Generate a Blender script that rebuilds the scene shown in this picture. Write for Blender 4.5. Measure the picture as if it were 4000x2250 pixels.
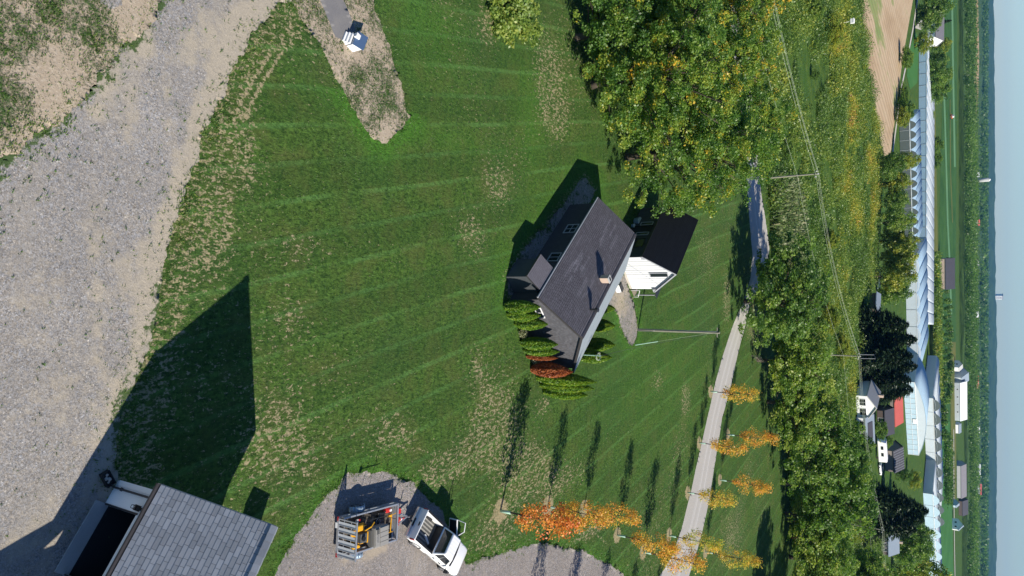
import bpy, bmesh, math, random
import numpy as np
from mathutils import Vector, Matrix

for o in list(bpy.data.objects):
    bpy.data.objects.remove(o)
SC = bpy.context.scene
COL = SC.collection
RAD = math.radians

# ---------------------------------------------------------------- camera
CAM_H = 30.0
FPX = 2774.0                                    # focal length in pixels of the 4000 px wide photograph
TH = math.atan((3868 - 2000) / FPX)             # pitch below the horizon
CT, ST = math.cos(TH), math.sin(TH)
cam = bpy.data.cameras.new('camera')
cam.sensor_width = 36.0
cam.lens = 36.0 * FPX / 4000.0
cam.clip_start, cam.clip_end = 0.5, 40000
cam_o = bpy.data.objects.new('camera', cam)
cam_o.matrix_world = Matrix(((0, -1, 0, 0), (ST, 0, -CT, 0), (CT, 0, ST, CAM_H), (0, 0, 0, 1)))
COL.objects.link(cam_o)
SC.camera = cam_o

# ---------------------------------------------------------------- sky, sun, exposure
SUN_EL, SUN_AZ = RAD(34.5), RAD(-22.0)          # azimuth from +X towards +Y
sun_dir = Vector((math.cos(SUN_EL) * math.cos(SUN_AZ), math.cos(SUN_EL) * math.sin(SUN_AZ), math.sin(SUN_EL)))
world = bpy.data.worlds.new('World')
SC.world = world
world.use_nodes = True
wn = world.node_tree
bg = wn.nodes['Background']
sky = wn.nodes.new('ShaderNodeTexSky')
sky.sky_type = 'NISHITA'
sky.sun_disc = False
sky.sun_elevation = SUN_EL
sky.sun_rotation = math.atan2(sun_dir.x, sun_dir.y)
sky.altitude = 100
sky.air_density = 1.0
sky.dust_density = 0.1
sky.ozone_density = 3.0
skt = wn.nodes.new('ShaderNodeMix')
skt.data_type, skt.blend_type = 'RGBA', 'MULTIPLY'
skt.inputs[0].default_value = 1.0
skt.inputs[7].default_value = (.80, 1.0, 1.26, 1)
wn.links.new(sky.outputs[0], skt.inputs[6])
wn.links.new(skt.outputs[2], bg.inputs[0])
bg.inputs[1].default_value = 0.066
sun = bpy.data.lights.new('sun', 'SUN')
sun.energy = 5.0
sun.angle = RAD(0.53)
sun.color = (1.0, 0.93, 0.80)
sun_o = bpy.data.objects.new('sun', sun)
sun_o.rotation_euler = sun_dir.to_track_quat('Z', 'Y').to_euler()
sun_o.location = (60, -20, 60)
COL.objects.link(sun_o)
SC.view_settings.view_transform = 'Standard'
SC.view_settings.look = 'None'
SC.view_settings.exposure = 0.45
SC.view_settings.gamma = 1.0
SC.view_settings.use_curve_mapping = False
SC.cycles.max_bounces = 6
SC.cycles.transparent_max_bounces = 12
SC.cycles.volume_bounces = 0

# ---------------------------------------------------------------- helpers
rng = np.random.default_rng(7)
random.seed(7)


def G(x, y, z=0.0):
    """pixel of the 2576 px wide view of the photograph -> point of the place at height z"""
    a = (x * 4000 / 2576 - 2000) / FPX
    b = (y * 2250 / 1449 - 1125) / FPX
    r = Vector((b, CT + a * ST, -ST + a * CT))
    t = (z - CAM_H) / r.z
    return Vector((r.x * t, r.y * t, z))


def px_of(p):
    dz = p[2] - CAM_H
    d = p[1] * CT - dz * ST
    a = p[1] * ST + dz * CT
    return ((2000 + FPX * a / d) * .644, (1125 + FPX * p[0] / d) * .644)


def height_at(base, topx):
    lo, hi = 0.0, 29.5
    for _ in range(40):
        m = (lo + hi) / 2
        if px_of((base.x, base.y, m))[0] < topx:
            lo = m
        else:
            hi = m
    return lo


def mpp(p):
    """metres per pixel of that view at a ground point"""
    return (p[1] * CT + (CAM_H - p[2]) * ST) / (FPX * .644)


def tag(o, label=None, cat=None, group=None, kind=None):
    if label: o['label'] = label
    if cat: o['category'] = cat
    if group: o['group'] = group
    if kind: o['kind'] = kind
    return o


def thing(name, label, cat, loc=(0, 0, 0), rz=0.0, group=None):
    o = bpy.data.objects.new(name, None)
    o.empty_display_size = .3
    COL.objects.link(o)
    o.location = loc
    o.rotation_euler = (0, 0, rz)
    return tag(o, label, cat, group)


def link(name, me, parent=None):
    o = bpy.data.objects.new(name, me)
    COL.objects.link(o)
    if parent: o.parent = parent
    return o


def dup(root, loc=None, rz=None, label=None, group=None, scale=None):
    c = root.copy()
    COL.objects.link(c)
    if loc is not None: c.location = loc
    if rz is not None: c.rotation_euler = (0, 0, rz)
    if scale is not None: c.scale = scale
    if label: c['label'] = label
    if group: c['group'] = group

    def rec(src, dst):
        for ch in src.children:
            d = ch.copy()
            COL.objects.link(d)
            d.parent = dst
            rec(ch, d)
    rec(root, c)
    return c


class MB:
    """collects simple solids and links them as one mesh object"""

    def __init__(self):
        self.v, self.f = [], []

    def add(self, vs, fs):
        k = len(self.v)
        self.v += [tuple(p) for p in vs]
        self.f += [tuple(i + k for i in f) for f in fs]
        return self

    def box(self, c, s, rz=0.0, M=None):
        x, y, z = s[0] / 2, s[1] / 2, s[2] / 2
        vs = [Vector((a * x, b * y, d * z)) for a in (-1, 1) for b in (-1, 1) for d in (-1, 1)]
        R = M or Matrix.Rotation(rz, 3, 'Z')
        vs = [R @ p + Vector(c) for p in vs]
        return self.add(vs, [(0, 1, 3, 2), (4, 6, 7, 5), (0, 4, 5, 1), (2, 3, 7, 6), (0, 2, 6, 4), (1, 5, 7, 3)])

    def hexa(self, lo, hi):
        """lo, hi: four points each, counter-clockwise seen from outside on hi"""
        return self.add(list(lo) + list(hi), [(3, 2, 1, 0), (4, 5, 6, 7), (0, 1, 5, 4), (1, 2, 6, 5), (2, 3, 7, 6), (3, 0, 4, 7)])

    def slab(self, pts, d):
        """polygon pts extruded by the vector d"""
        n = len(pts)
        d = Vector(d)
        pts = [Vector(p) for p in pts]
        return self.add(pts + [p + d for p in pts],
                        [tuple(range(n - 1, -1, -1)), tuple(range(n, 2 * n))] + [(i, (i + 1) % n, n + (i + 1) % n, n + i) for i in range(n)])

    def quad(self, *p):
        return self.add(p, [tuple(range(len(p)))])

    def bar(self, p, q, r, n=6, r2=None):
        p, q = Vector(p), Vector(q)
        d = (q - p)
        if d.length < 1e-6: return self
        d.normalize()
        u = d.orthogonal().normalized()
        w = d.cross(u)
        r2 = r if r2 is None else r2
        vs = []
        for c, rr in ((p, r), (q, r2)):
            for i in range(n):
                t = 2 * math.pi * i / n
                vs.append(c + (u * math.cos(t) + w * math.sin(t)) * rr)
        return self.add(vs, [(i, (i + 1) % n, n + (i + 1) % n, n + i) for i in range(n)] + [tuple(range(n - 1, -1, -1)), tuple(range(n, 2 * n))])

    def path(self, pts, rs, n=6):
        pts = [Vector(p) for p in pts]
        vs, fs = [], []
        up = None
        for i, p in enumerate(pts):
            d = (pts[min(i + 1, len(pts) - 1)] - pts[max(i - 1, 0)])
            if d.length < 1e-9: d = Vector((0, 0, 1))
            d.normalize()
            u = (up - d * up.dot(d)) if up else d.orthogonal()
            if u.length < 1e-4: u = d.orthogonal()
            u.normalize()
            up = u
            w = d.cross(u)
            r = rs[i] if hasattr(rs, '__len__') else rs
            for k in range(n):
                t = 2 * math.pi * k / n
                vs.append(p + (u * math.cos(t) + w * math.sin(t)) * r)
        for i in range(len(pts) - 1):
            for k in range(n):
                a, b = i * n + k, i * n + (k + 1) % n
                fs.append((a, b, b + n, a + n))
        fs.append(tuple(range(n - 1, -1, -1)))
        fs.append(tuple(range((len(pts) - 1) * n, len(pts) * n)))
        return self.add(vs, fs)

    def cyl(self, c, r, h, n=16, axis='Z', r2=None):
        d = {'X': Vector((1, 0, 0)), 'Y': Vector((0, 1, 0)), 'Z': Vector((0, 0, 1))}[axis]
        c = Vector(c)
        return self.bar(c - d * h / 2, c + d * h / 2, r, n, r2)

    def mesh(self, name, mat, smooth=False):
        me = bpy.data.meshes.new(name)
        me.from_pydata([tuple(p) for p in self.v], [], self.f)
        me.validate()
        if mat: me.materials.append(mat)
        bm = bmesh.new()
        bm.from_mesh(me)
        bmesh.ops.recalc_face_normals(bm, faces=bm.faces)
        bm.to_mesh(me)
        bm.free()
        if smooth:
            me.polygons.foreach_set('use_smooth', [True] * len(me.polygons))
        return me

    def build(self, name, mat, parent=None, smooth=False, bevel=0.0):
        o = link(name, self.mesh(name, mat, smooth), parent)
        if bevel:
            b = o.modifiers.new('bevel', 'BEVEL')
            b.width = bevel
            b.segments = 2
            b.limit_method = 'ANGLE'
            b.angle_limit = RAD(35)
        return o


def raw_mesh(name, V, F, mat, attrs=None, smooth=False):
    """V (n,3) array, F (m,3) or (m,4) array"""
    me = bpy.data.meshes.new(name)
    V = np.asarray(V, np.float32)
    F = np.asarray(F, np.int32)
    m, k = F.shape
    me.vertices.add(len(V))
    me.vertices.foreach_set('co', V.ravel())
    me.loops.add(m * k)
    me.loops.foreach_set('vertex_index', F.ravel())
    me.polygons.add(m)
    me.polygons.foreach_set('loop_start', np.arange(0, m * k, k, dtype=np.int32))
    me.polygons.foreach_set('loop_total', np.full(m, k, np.int32))
    if smooth:
        me.polygons.foreach_set('use_smooth', np.ones(m, bool))
    me.update(calc_edges=True)
    for nm, (dom, arr) in (attrs or {}).items():
        at = me.attributes.new(nm, 'FLOAT', dom)
        at.data.foreach_set('value', np.asarray(arr, np.float32))
    if mat: me.materials.append(mat)
    return me


# ---------------------------------------------------------------- node materials
class NT:
    def __init__(self, name):
        self.m = bpy.data.materials.new(name)
        self.m.use_nodes = True
        self.t = self.m.node_tree
        self.b = self.t.nodes['Principled BSDF']
        self.out = self.t.nodes['Material Output']

    def n(self, kind, **kw):
        nd = self.t.nodes.new(kind)
        for k, v in kw.items(): setattr(nd, k, v)
        return nd

    def l(self, a, b): self.t.links.new(a, b)

    def put(self, sock, v):
        if hasattr(v, 'is_linked') or hasattr(v, 'links'):
            self.l(v, sock)
        else:
            sock.default_value = v

    def math(self, op, a, b=0.0, c=None, clamp=False):
        nd = self.n('ShaderNodeMath', operation=op)
        nd.use_clamp = clamp
        self.put(nd.inputs[0], a)
        self.put(nd.inputs[1], b)
        if c is not None: self.put(nd.inputs[2], c)
        return nd.outputs[0]

    def mix(self, f, a, b, mode='MIX'):
        nd = self.n('ShaderNodeMix', data_type='RGBA', blend_type=mode)
        self.put(nd.inputs[0], f)
        self.put(nd.inputs[6], a if not isinstance(a, tuple) else (*a, 1) if len(a) == 3 else a)
        self.put(nd.inputs[7], b if not isinstance(b, tuple) else (*b, 1) if len(b) == 3 else b)
        return nd.outputs[2]

    def pos(self, scale=None):
        g = self.n('ShaderNodeNewGeometry').outputs['Position']
        return self.vscale(g, scale) if scale else g

    def obj(self, scale=None):
        g = self.n('ShaderNodeTexCoord').outputs['Object']
        return self.vscale(g, scale) if scale else g

    def vscale(self, v, s, rz=0.0):
        nd = self.n('ShaderNodeMapping')
        self.l(v, nd.inputs[0])
        nd.inputs['Rotation'].default_value = (0, 0, rz)
        nd.inputs['Scale'].default_value = s
        return nd.outputs[0]

    def noise(self, v, scale, detail=3, rough=.55, color=False, dist=0.0):
        nd = self.n('ShaderNodeTexNoise')
        self.l(v, nd.inputs['Vector'])
        nd.inputs['Scale'].default_value = scale
        nd.inputs['Detail'].default_value = detail
        nd.inputs['Roughness'].default_value = rough
        nd.inputs['Distortion'].default_value = dist
        return nd.outputs[1 if color else 0]

    def voro(self, v, scale, out='Color', feature='F1'):
        nd = self.n('ShaderNodeTexVoronoi', feature=feature)
        self.l(v, nd.inputs['Vector'])
        nd.inputs['Scale'].default_value = scale
        return nd.outputs[out]

    def attr(self, name):
        return self.n('ShaderNodeAttribute', attribute_name=name).outputs['Fac']

    def rand(self):
        return self.n('ShaderNodeObjectInfo').outputs['Random']

    def range(self, v, a, b, c=0.0, d=1.0, smooth=True):
        nd = self.n('ShaderNodeMapRange')
        nd.interpolation_type = 'SMOOTHSTEP' if smooth else 'LINEAR'
        self.put(nd.inputs[0], v)
        for i, x in enumerate((a, b, c, d)): self.put(nd.inputs[i + 1], x)
        return nd.outputs[0]

    def ramp(self, f, stops):
        nd = self.n('ShaderNodeValToRGB')
        while len(nd.color_ramp.elements) < len(stops): nd.color_ramp.elements.new(.5)
        for e, (p, c) in zip(nd.color_ramp.elements, stops):
            e.position = p
            e.color = (*c, 1)
        self.put(nd.inputs[0], f)
        return nd.outputs[0]

    def bump(self, h, strength=.5, dist=.05):
        nd = self.n('ShaderNodeBump')
        nd.inputs['Strength'].default_value = strength
        nd.inputs['Distance'].default_value = dist
        self.l(h, nd.inputs['Height'])
        self.l(nd.outputs[0], self.b.inputs['Normal'])

    def done(self, col=None, rough=.8, spec=.3, metal=0.0):
        if col is not None:
            self.put(self.b.inputs['Base Color'], (*col, 1) if isinstance(col, tuple) and len(col) == 3 else col)
        self.put(self.b.inputs['Roughness'], rough)
        self.b.inputs['Specular IOR Level'].default_value = spec
        self.b.inputs['Metallic'].default_value = metal
        return self.m


def plain(name, col, rough=.6, var=.12, scale=3.0, spec=.35, metal=0.0, bump=0.0, use_rand=0.0):
    t = NT(name)
    v = t.obj()
    n = t.noise(v, scale, 4)
    f = t.math('MULTIPLY_ADD', n, 2 * var, 1 - var)
    if use_rand:
        f = t.math('MULTIPLY', f, t.math('MULTIPLY_ADD', t.rand(), 2 * use_rand, 1 - use_rand))
    c = t.mix(1.0, (*col, 1), f, 'MULTIPLY')
    if bump: t.bump(t.noise(v, scale * 6, 4), bump, .02)
    return t.done(c, rough, spec, metal)


def leaf_mat(name, stops, trans=.35, rand_shift=.10):
    """leaf colours by the mesh attribute tint (one value per leaf, 0..1)"""
    t = NT(name)
    f = t.math('ADD', t.attr('tint'), t.math('MULTIPLY_ADD', t.rand(), 2 * rand_shift, -rand_shift), clamp=True)
    col = t.ramp(f, stops)
    d = t.n('ShaderNodeBsdfDiffuse')
    tr = t.n('ShaderNodeBsdfTranslucent')
    gl = t.n('ShaderNodeBsdfGlossy')
    gl.inputs['Roughness'].default_value = .45
    gl.inputs['Color'].default_value = (.8, .8, .8, 1)
    t.l(col, d.inputs[0])
    t.l(t.mix(1.0, col, (1.0, 1.15, .6, 1), 'MULTIPLY'), tr.inputs[0])
    m1 = t.n('ShaderNodeMixShader')
    m1.inputs[0].default_value = trans
    t.l(d.outputs[0], m1.inputs[1])
    t.l(tr.outputs[0], m1.inputs[2])
    m2 = t.n('ShaderNodeMixShader')
    m2.inputs[0].default_value = .03
    t.l(m1.outputs[0], m2.inputs[1])
    t.l(gl.outputs[0], m2.inputs[2])
    t.l(m2.outputs[0], t.out.inputs[0])
    return t.m


def grass_layers(t, dirt=None, lush=None, stripes=True, base=1.0):
    """colour of mown grass with straw patches; dirt, lush: sockets or numbers 0..1"""
    p = t.pos()
    big = t.noise(p, .09, 3)
    mid = t.noise(p, .55, 4, .6)
    fine = t.noise(p, 5.5, 5, .7)
    tuft = t.noise(t.vscale(p, (1.6, .8, 1), RAD(11)), 3.2, 5, .72, dist=.3)
    c = t.mix(t.range(t.math('ADD', t.math('MULTIPLY', tuft, .6), t.math('MULTIPLY', fine, .4)), .36, .64), (.018 * base, .046 * base, .010 * base), (.090 * base, .172 * base, .031 * base))
    c = t.mix(t.range(mid, .42, .70, 0, .6), c, (.095, .115, .032, 1))
    c = t.mix(t.range(big, .45, .7, 0, .4), c, (.034, .090, .026, 1))
    spots = t.noise(t.vscale(p, (.6, 1.2, 1), RAD(20)), 1.6, 5, .7, dist=.4)
    c = t.mix(t.range(spots, .52, .70, 0, .6), c, (.022, .058, .016, 1))
    c = t.mix(t.range(spots, .44, .30, 0, .35), c, (.12, .17, .04, 1))
    if stripes:
        sep = t.n('ShaderNodeSeparateXYZ')
        t.l(p, sep.inputs[0])
        a = RAD(101.2)
        u = t.math('ADD', t.math('MULTIPLY', sep.outputs[0], math.sin(a) / 1.9), t.math('MULTIPLY', sep.outputs[1], -math.cos(a) / 1.9))
        u = t.math('ADD', u, t.math('MULTIPLY_ADD', t.noise(p, .05, 2), .5, -.25))
        u = t.math('ADD', u, t.math('MULTIPLY_ADD', fine, .14, -.07))
        fr = t.math('FRACT', u)
        line = t.math('MULTIPLY', t.range(fr, .02, .06), t.range(fr, .23, .14))
        fl = t.math('FLOOR', u)
        alt = t.math('MODULO', t.math('ABSOLUTE', fl), 2.0)
        keep = t.range(t.noise(p, .16, 4), .34, .60, .12, 1)
        c = t.mix(t.math('MULTIPLY', t.math('MULTIPLY', line, t.math('MULTIPLY', keep, t.range(tuft, .3, .62, .35, 1))), .62), c, (.098, .215, .055, 1))
        c = t.mix(t.math('MULTIPLY', alt, .25), c, (.024, .062, .014, 1))
    if lush is not None:
        c = t.mix(t.math('MULTIPLY', lush, t.range(fine, .25, .6), clamp=True), c, (.062, .180, .020, 1))
    if dirt is not None:
        s1 = t.noise(t.vscale(p, (1.5, .75, 1), RAD(35)), 3.3, 5, .70, dist=.5)
        s2 = t.noise(p, 9.0, 3, .6)
        s = t.math('ADD', t.math('MULTIPLY', s1, .72), t.math('MULTIPLY', s2, .28))
        thr = t.math('MULTIPLY_ADD', dirt, -.36, .715)
        mask = t.range(t.math('SUBTRACT', s, thr), 0.0, .085)
        straw = t.mix(t.noise(p, 9, 4), (.20, .165, .075, 1), (.52, .43, .28, 1))
        c = t.mix(t.math('MULTIPLY', mask, .9), c, straw)
    h = t.math('ADD', t.math('MULTIPLY', tuft, .7), t.math('MULTIPLY', fine, .45))
    return c, h


def mat_lawn():
    t = NT('lawn_grass')
    c, h = grass_layers(t, t.attr('dirt'), t.attr('lush'))
    t.bump(h, 1.0, .12)
    return t.done(c, .9, .12)


YARD_DIR = math.atan2((G(620, 90) - G(300, 1000)).y, (G(620, 90) - G(300, 1000)).x)


def gravel_color(t, sand):
    p = t.pos()
    cell = t.n('ShaderNodeSeparateColor')
    t.l(t.voro(p, 32.0), cell.inputs[0])
    cell2 = t.n('ShaderNodeSeparateColor')
    t.l(t.voro(p, 15.0), cell2.inputs[0])
    g = t.math('ADD', t.math('MULTIPLY', cell.outputs[0], .55), t.math('MULTIPLY', cell2.outputs[1], .45))
    c = t.ramp(g, [(0.0, (.10, .095, .092)), (.32, (.225, .215, .207)), (.6, (.31, .295, .282)), (.9, (.42, .40, .385)), (1.0, (.75, .73, .71))])
    hue = t.mix(cell2.outputs[0], (.93, .98, 1.07, 1), (1.07, 1.0, .90, 1))
    c = t.mix(1.0, c, hue, 'MULTIPLY')
    blot = t.noise(p, .8, 6, .7)
    c = t.mix(t.range(blot, .35, .7, 0, .45), c, (.30, .275, .25, 1))
    big = t.noise(p, .22, 4, .6)
    c = t.mix(1.0, c, t.math('MULTIPLY_ADD', big, .5, .78), 'MULTIPLY')
    sep = t.n('ShaderNodeSeparateXYZ')
    t.l(p, sep.inputs[0])
    ca, sa = math.cos(YARD_DIR), math.sin(YARD_DIR)
    al = t.math('ADD', t.math('MULTIPLY', sep.outputs[0], ca * .16), t.math('MULTIPLY', sep.outputs[1], sa * .16))
    ac = t.math('ADD', t.math('MULTIPLY', sep.outputs[0], -sa), t.math('MULTIPLY', sep.outputs[1], ca))
    cmb = t.n('ShaderNodeCombineXYZ')
    t.l(al, cmb.inputs[0])
    t.l(ac, cmb.inputs[1])
    trk = t.noise(cmb.outputs[0], .75, 5, .6)
    c = t.mix(t.range(trk, .52, .68, 0, .55), c, (.36, .325, .28, 1))
    c = t.mix(t.range(trk, .44, .30, 0, .35), c, (.19, .185, .185, 1))
    sm = t.math('ADD', t.noise(p, 1.2, 6, .7), t.math('MULTIPLY_ADD', sand, .7, -.85))
    sandc = t.mix(t.noise(p, 11, 4), (.37, .315, .24, 1), (.51, .45, .36, 1))
    c = t.mix(t.range(sm, -.10, .26, 0, .9), c, sandc)
    h = t.math('ADD', t.math('MULTIPLY', g, .9), t.noise(p, 3, 4))
    return c, h, p


def mat_gravel(name, tint=(1, 1, 1)):
    t = NT(name)
    c, h, p = gravel_color(t, t.attr('sand'))
    w = t.math('ADD', t.noise(p, 2.6, 5, .7), t.math('MULTIPLY_ADD', t.attr('weed'), .62, -.98))
    green = t.mix(t.noise(p, 4, 4), (.035, .085, .02, 1), (.085, .13, .04, 1))
    c = t.mix(t.range(w, -.06, .05, 0, .95), c, green)
    if tint != (1, 1, 1): c = t.mix(1.0, c, (*tint, 1), 'MULTIPLY')
    t.bump(h, .7, .05)
    return t.done(c, .93, .15)


def mat_dry():
    t = NT('dry_soil')
    p = t.pos()
    d = t.attr('weed')
    soil = t.mix(t.noise(p, 1.3, 5, .65), (.32, .25, .18, 1), (.49, .41, .315, 1))
    soil = t.mix(t.range(t.noise(p, 8, 4), .45, .75, 0, .6), soil, (.54, .475, .385, 1))
    s = t.math('ADD', t.math('MULTIPLY', t.noise(p, 2.6, 5, .75), .55), t.math('MULTIPLY', t.noise(p, 8.5, 4, .7), .45))
    m = t.range(t.math('ADD', s, t.math('MULTIPLY_ADD', d, .42, -.70)), -.06, .12)
    green = t.mix(t.noise(p, 5, 4), (.03, .075, .02, 1), (.075, .15, .035, 1))
    c = t.mix(m, soil, green)
    t.bump(t.math('ADD', s, m), .8, .08)
    return t.done(c, .93, .12)


def mat_asphalt():
    t = NT('asphalt')
    p = t.pos()
    c = t.ramp(t.noise(p, 22, 4, .7), [(.25, (.135, .13, .135)), (.55, (.19, .185, .19)), (.8, (.25, .245, .25))])
    c = t.mix(t.range(t.noise(p, .9, 4), .4, .75, 0, .5), c, (.26, .245, .23, 1))
    t.bump(t.noise(p, 30, 3), .4, .02)
    return t.done(c, .9, .2)


def mat_road():
    t = NT('country_road')
    p = t.pos()
    c = t.ramp(t.noise(p, 7, 5, .7), [(.25, (.33, .31, .29)), (.55, (.42, .40, .375)), (.8, (.52, .50, .475))])
    tr = t.attr('track')
    c = t.mix(t.math('MULTIPLY', tr, .6), c, (.56, .545, .535, 1))
    t.bump(t.noise(p, 14, 4), .4, .03)
    return t.done(c, .92, .15)


def mat_meadow():
    t = NT('meadow_grass')
    p = t.pos()
    a = t.noise(p, .35, 6, .68)
    b = t.noise(p, .045, 4, .6)
    c = t.ramp(a, [(.25, (.028, .06, .014)), (.45, (.05, .105, .02)), (.62, (.085, .135, .025)), (.8, (.15, .15, .045))])
    c = t.mix(t.range(b, .5, .68, 0, .5), c, (.045, .115, .02, 1))
    t.bump(a, .8, .5)
    return t.done(c, .95, .1)


def mat_field(name, stops, row=None, rdir=0.0, amp=.25, scale=.2):
    """farmed ground: noise ramp, optional crop rows (spacing row, direction rdir)"""
    t = NT(name)
    p = t.pos()
    c = t.ramp(t.noise(t.vscale(p, (1, .35, 1), rdir), scale, 5, .65), stops)
    if row:
        sep = t.n('ShaderNodeSeparateXYZ')
        t.l(p, sep.inputs[0])
        u = t.math('ADD', t.math('MULTIPLY', sep.outputs[0], -math.sin(rdir) / row), t.math('MULTIPLY', sep.outputs[1], math.cos(rdir) / row))
        u = t.math('ADD', u, t.math('MULTIPLY_ADD', t.noise(p, .03, 2), .8, 0))
        fr = t.math('FRACT', u)
        line = t.math('MULTIPLY', t.range(fr, .05, .25), t.range(fr, .75, .5))
        c = t.mix(t.math('MULTIPLY', line, amp), c, (stops[0][1][0] * .5, stops[0][1][1] * .5, stops[0][1][2] * .5, 1))
    return t.done(c, .95, .1)


M = {}
M['lawn'] = mat_lawn()
M['gravel'] = mat_gravel('gravel')
M['drive'] = mat_gravel('drive_gravel', (.93, .90, .90))
M['path'] = mat_gravel('path_gravel', (1.0, .97, .93))
M['dry'] = mat_dry()
M['asphalt'] = mat_asphalt()
M['road'] = mat_road()
M['meadow'] = mat_meadow()
M['white'] = plain('white_paint', (.80, .80, .80), .45, .04)
M['white_board'] = plain('white_board', (.66, .67, .69), .55, .05, 2, use_rand=.05)
M['garage_wall'] = plain('garage_wall_paint', (.84, .86, .88), .5, .03, 1.2)
M['grey_trim'] = plain('grey_trim', (.34, .35, .38), .5, .08)
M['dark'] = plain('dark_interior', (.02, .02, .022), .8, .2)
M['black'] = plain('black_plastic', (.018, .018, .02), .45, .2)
M['black_metal'] = plain('black_metal', (.03, .03, .034), .35, .2, spec=.5)
M['gutter'] = plain('dark_gutter', (.045, .042, .045), .4, .2, spec=.5)
M['glass'] = plain('dark_glass', (.015, .02, .025), .08, .1, spec=.6)
M['concrete'] = plain('concrete', (.42, .42, .41), .85, .15, 2.5, bump=.3)
M['wood_dark'] = plain('dark_weathered_boards', (.055, .06, .068), .8, .25, 2.5)
M['wood'] = plain('weathered_wood', (.22, .19, .15), .85, .25, 3.0, bump=.3)
M['pole'] = plain('pole_wood', (.27, .26, .20), .85, .25, 3.0, bump=.3)
M['bark'] = plain('bark', (.075, .06, .045), .9, .35, 3.0, bump=.6)
M['bark_grey'] = plain('grey_bark', (.14, .125, .105), .9, .3, 3.0, bump=.6)
M['truck_white'] = plain('truck_paint', (.80, .81, .82), .22, .02, spec=.5)
M['tyre'] = plain('tyre_rubber', (.022, .022, .024), .8, .2)
M['rim'] = plain('rim_alloy', (.55, .56, .58), .3, .1, metal=.8)
M['chrome'] = plain('chrome', (.6, .6, .62), .2, .05, metal=.9)
M['red_lamp'] = plain('red_lamp', (.30, .015, .02), .2, .1, spec=.6)
M['red'] = plain('red_plastic', (.55, .03, .025), .4, .1)
M['cone'] = plain('cone_red', (.62, .06, .05), .5, .1)
M['yellow'] = plain('yellow_paint', (.80, .40, .02), .35, .08)
M['alu'] = plain('aluminium', (.50, .52, .55), .38, .12, metal=.55)
M['galv'] = plain('galvanised_mesh', (.55, .57, .60), .5, .15)
M['deck'] = plain('trailer_deck_planks', (.10, .085, .07), .85, .35, 4.0, use_rand=.3)
M['fender'] = plain('fender_steel', (.30, .40, .50), .4, .12, metal=.3)
M['box_grey'] = plain('grey_box_plastic', (.30, .29, .27), .6, .1)
M['box_dark'] = plain('dark_grey_plastic', (.10, .10, .095), .6, .1)
M['blue_panel'] = plain('blue_panel', (.075, .13, .24), .35, .1)
M['mint'] = plain('mint_guard', (.36, .55, .44), .6, .1)
M['brick'] = plain('pale_brick', (.50, .38, .30), .85, .2, 6)
M['stone'] = plain('pale_stone', (.5, .46, .40), .8, .2)
M['wire'] = plain('bright_wire', (.42, .47, .36), .4, .05)
M['orange'] = plain('orange_paint', (.75, .16, .03), .5, .1)


def shingle_mat(name, base, var, rand=.22, hue=.06):
    t = NT(name)
    v = t.pos()
    r = t.rand()
    a = t.attr('tint')
    k = t.math('ADD', t.math('MULTIPLY', r, rand), t.math('MULTIPLY', a, var))
    f = t.math('ADD', k, 1 - .5 * (rand + var))
    n = t.math('MULTIPLY_ADD', t.noise(v, 1.3, 5, .65), .35, .82)
    f = t.math('MULTIPLY', f, n)
    c = t.mix(1.0, (*base, 1), f, 'MULTIPLY')
    c = t.mix(t.math('MULTIPLY', t.range(t.noise(v, 5, 4), .45, .75), .25), c, (base[0] * 1.25, base[1] * 1.1, base[2] * 1.0, 1))
    t.bump(t.noise(v, 40, 3), .4, .01)
    return t.done(c, .88, .2)


M['shingle_garage'] = shingle_mat('garage_shingle', (.255, .275, .315), 0, .34)
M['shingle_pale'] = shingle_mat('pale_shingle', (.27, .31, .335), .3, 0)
M['shingle_house'] = shingle_mat('house_shingle', (.125, .118, .135), .75, 0)
M['shingle_wall'] = shingle_mat('wall_shingle', (.085, .085, .095), .8, 0)
M['shingle_black'] = shingle_mat('black_shingle', (.030, .031, .038), .45, 0)

# =================================================================== THE GROUND
def P2(pts):
    return np.array([[*G(x, y)[:2]] for x, y in pts])


def sdist(poly, X, Y):
    """signed distance to a polygon, negative inside"""
    d2 = np.full(X.shape, 1e18)
    inside = np.zeros(X.shape, bool)
    n = len(poly)
    for i in range(n):
        ax, ay = poly[i]
        bx, by = poly[(i + 1) % n]
        ex, ey = bx - ax, by - ay
        t = np.clip(((X - ax) * ex + (Y - ay) * ey) / (ex * ex + ey * ey + 1e-12), 0, 1)
        d2 = np.minimum(d2, (X - ax - t * ex) ** 2 + (Y - ay - t * ey) ** 2)
        cond = (ay > Y) != (by > Y)
        with np.errstate(divide='ignore', invalid='ignore'):
            xc = ax + (Y - ay) * ex / (ey if abs(ey) > 1e-12 else 1e-12)
        inside ^= cond & (X < xc)
    d = np.sqrt(d2)
    return np.where(inside, -d, d)


def vnoise(X, Y, scale, seed=0, octaves=3):
    """value noise, 0..1"""
    out = np.zeros(X.shape)
    amp, tot = 1.0, 0.0
    for o in range(octaves):
        r = np.random.default_rng(seed + o * 17)
        T = r.random((256, 256))
        x, y = X / scale * 2 ** o + 1000, Y / scale * 2 ** o + 1000
        xi, yi = np.floor(x).astype(int), np.floor(y).astype(int)
        fx, fy = x - xi, y - yi
        fx, fy = fx * fx * (3 - 2 * fx), fy * fy * (3 - 2 * fy)
        a = T[xi & 255, yi & 255] * (1 - fx) + T[(xi + 1) & 255, yi & 255] * fx
        b = T[xi & 255, (yi + 1) & 255] * (1 - fx) + T[(xi + 1) & 255, (yi + 1) & 255] * fx
        out += amp * (a * (1 - fy) + b * fy)
        tot += amp
        amp *= .5
    return out / tot


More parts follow.
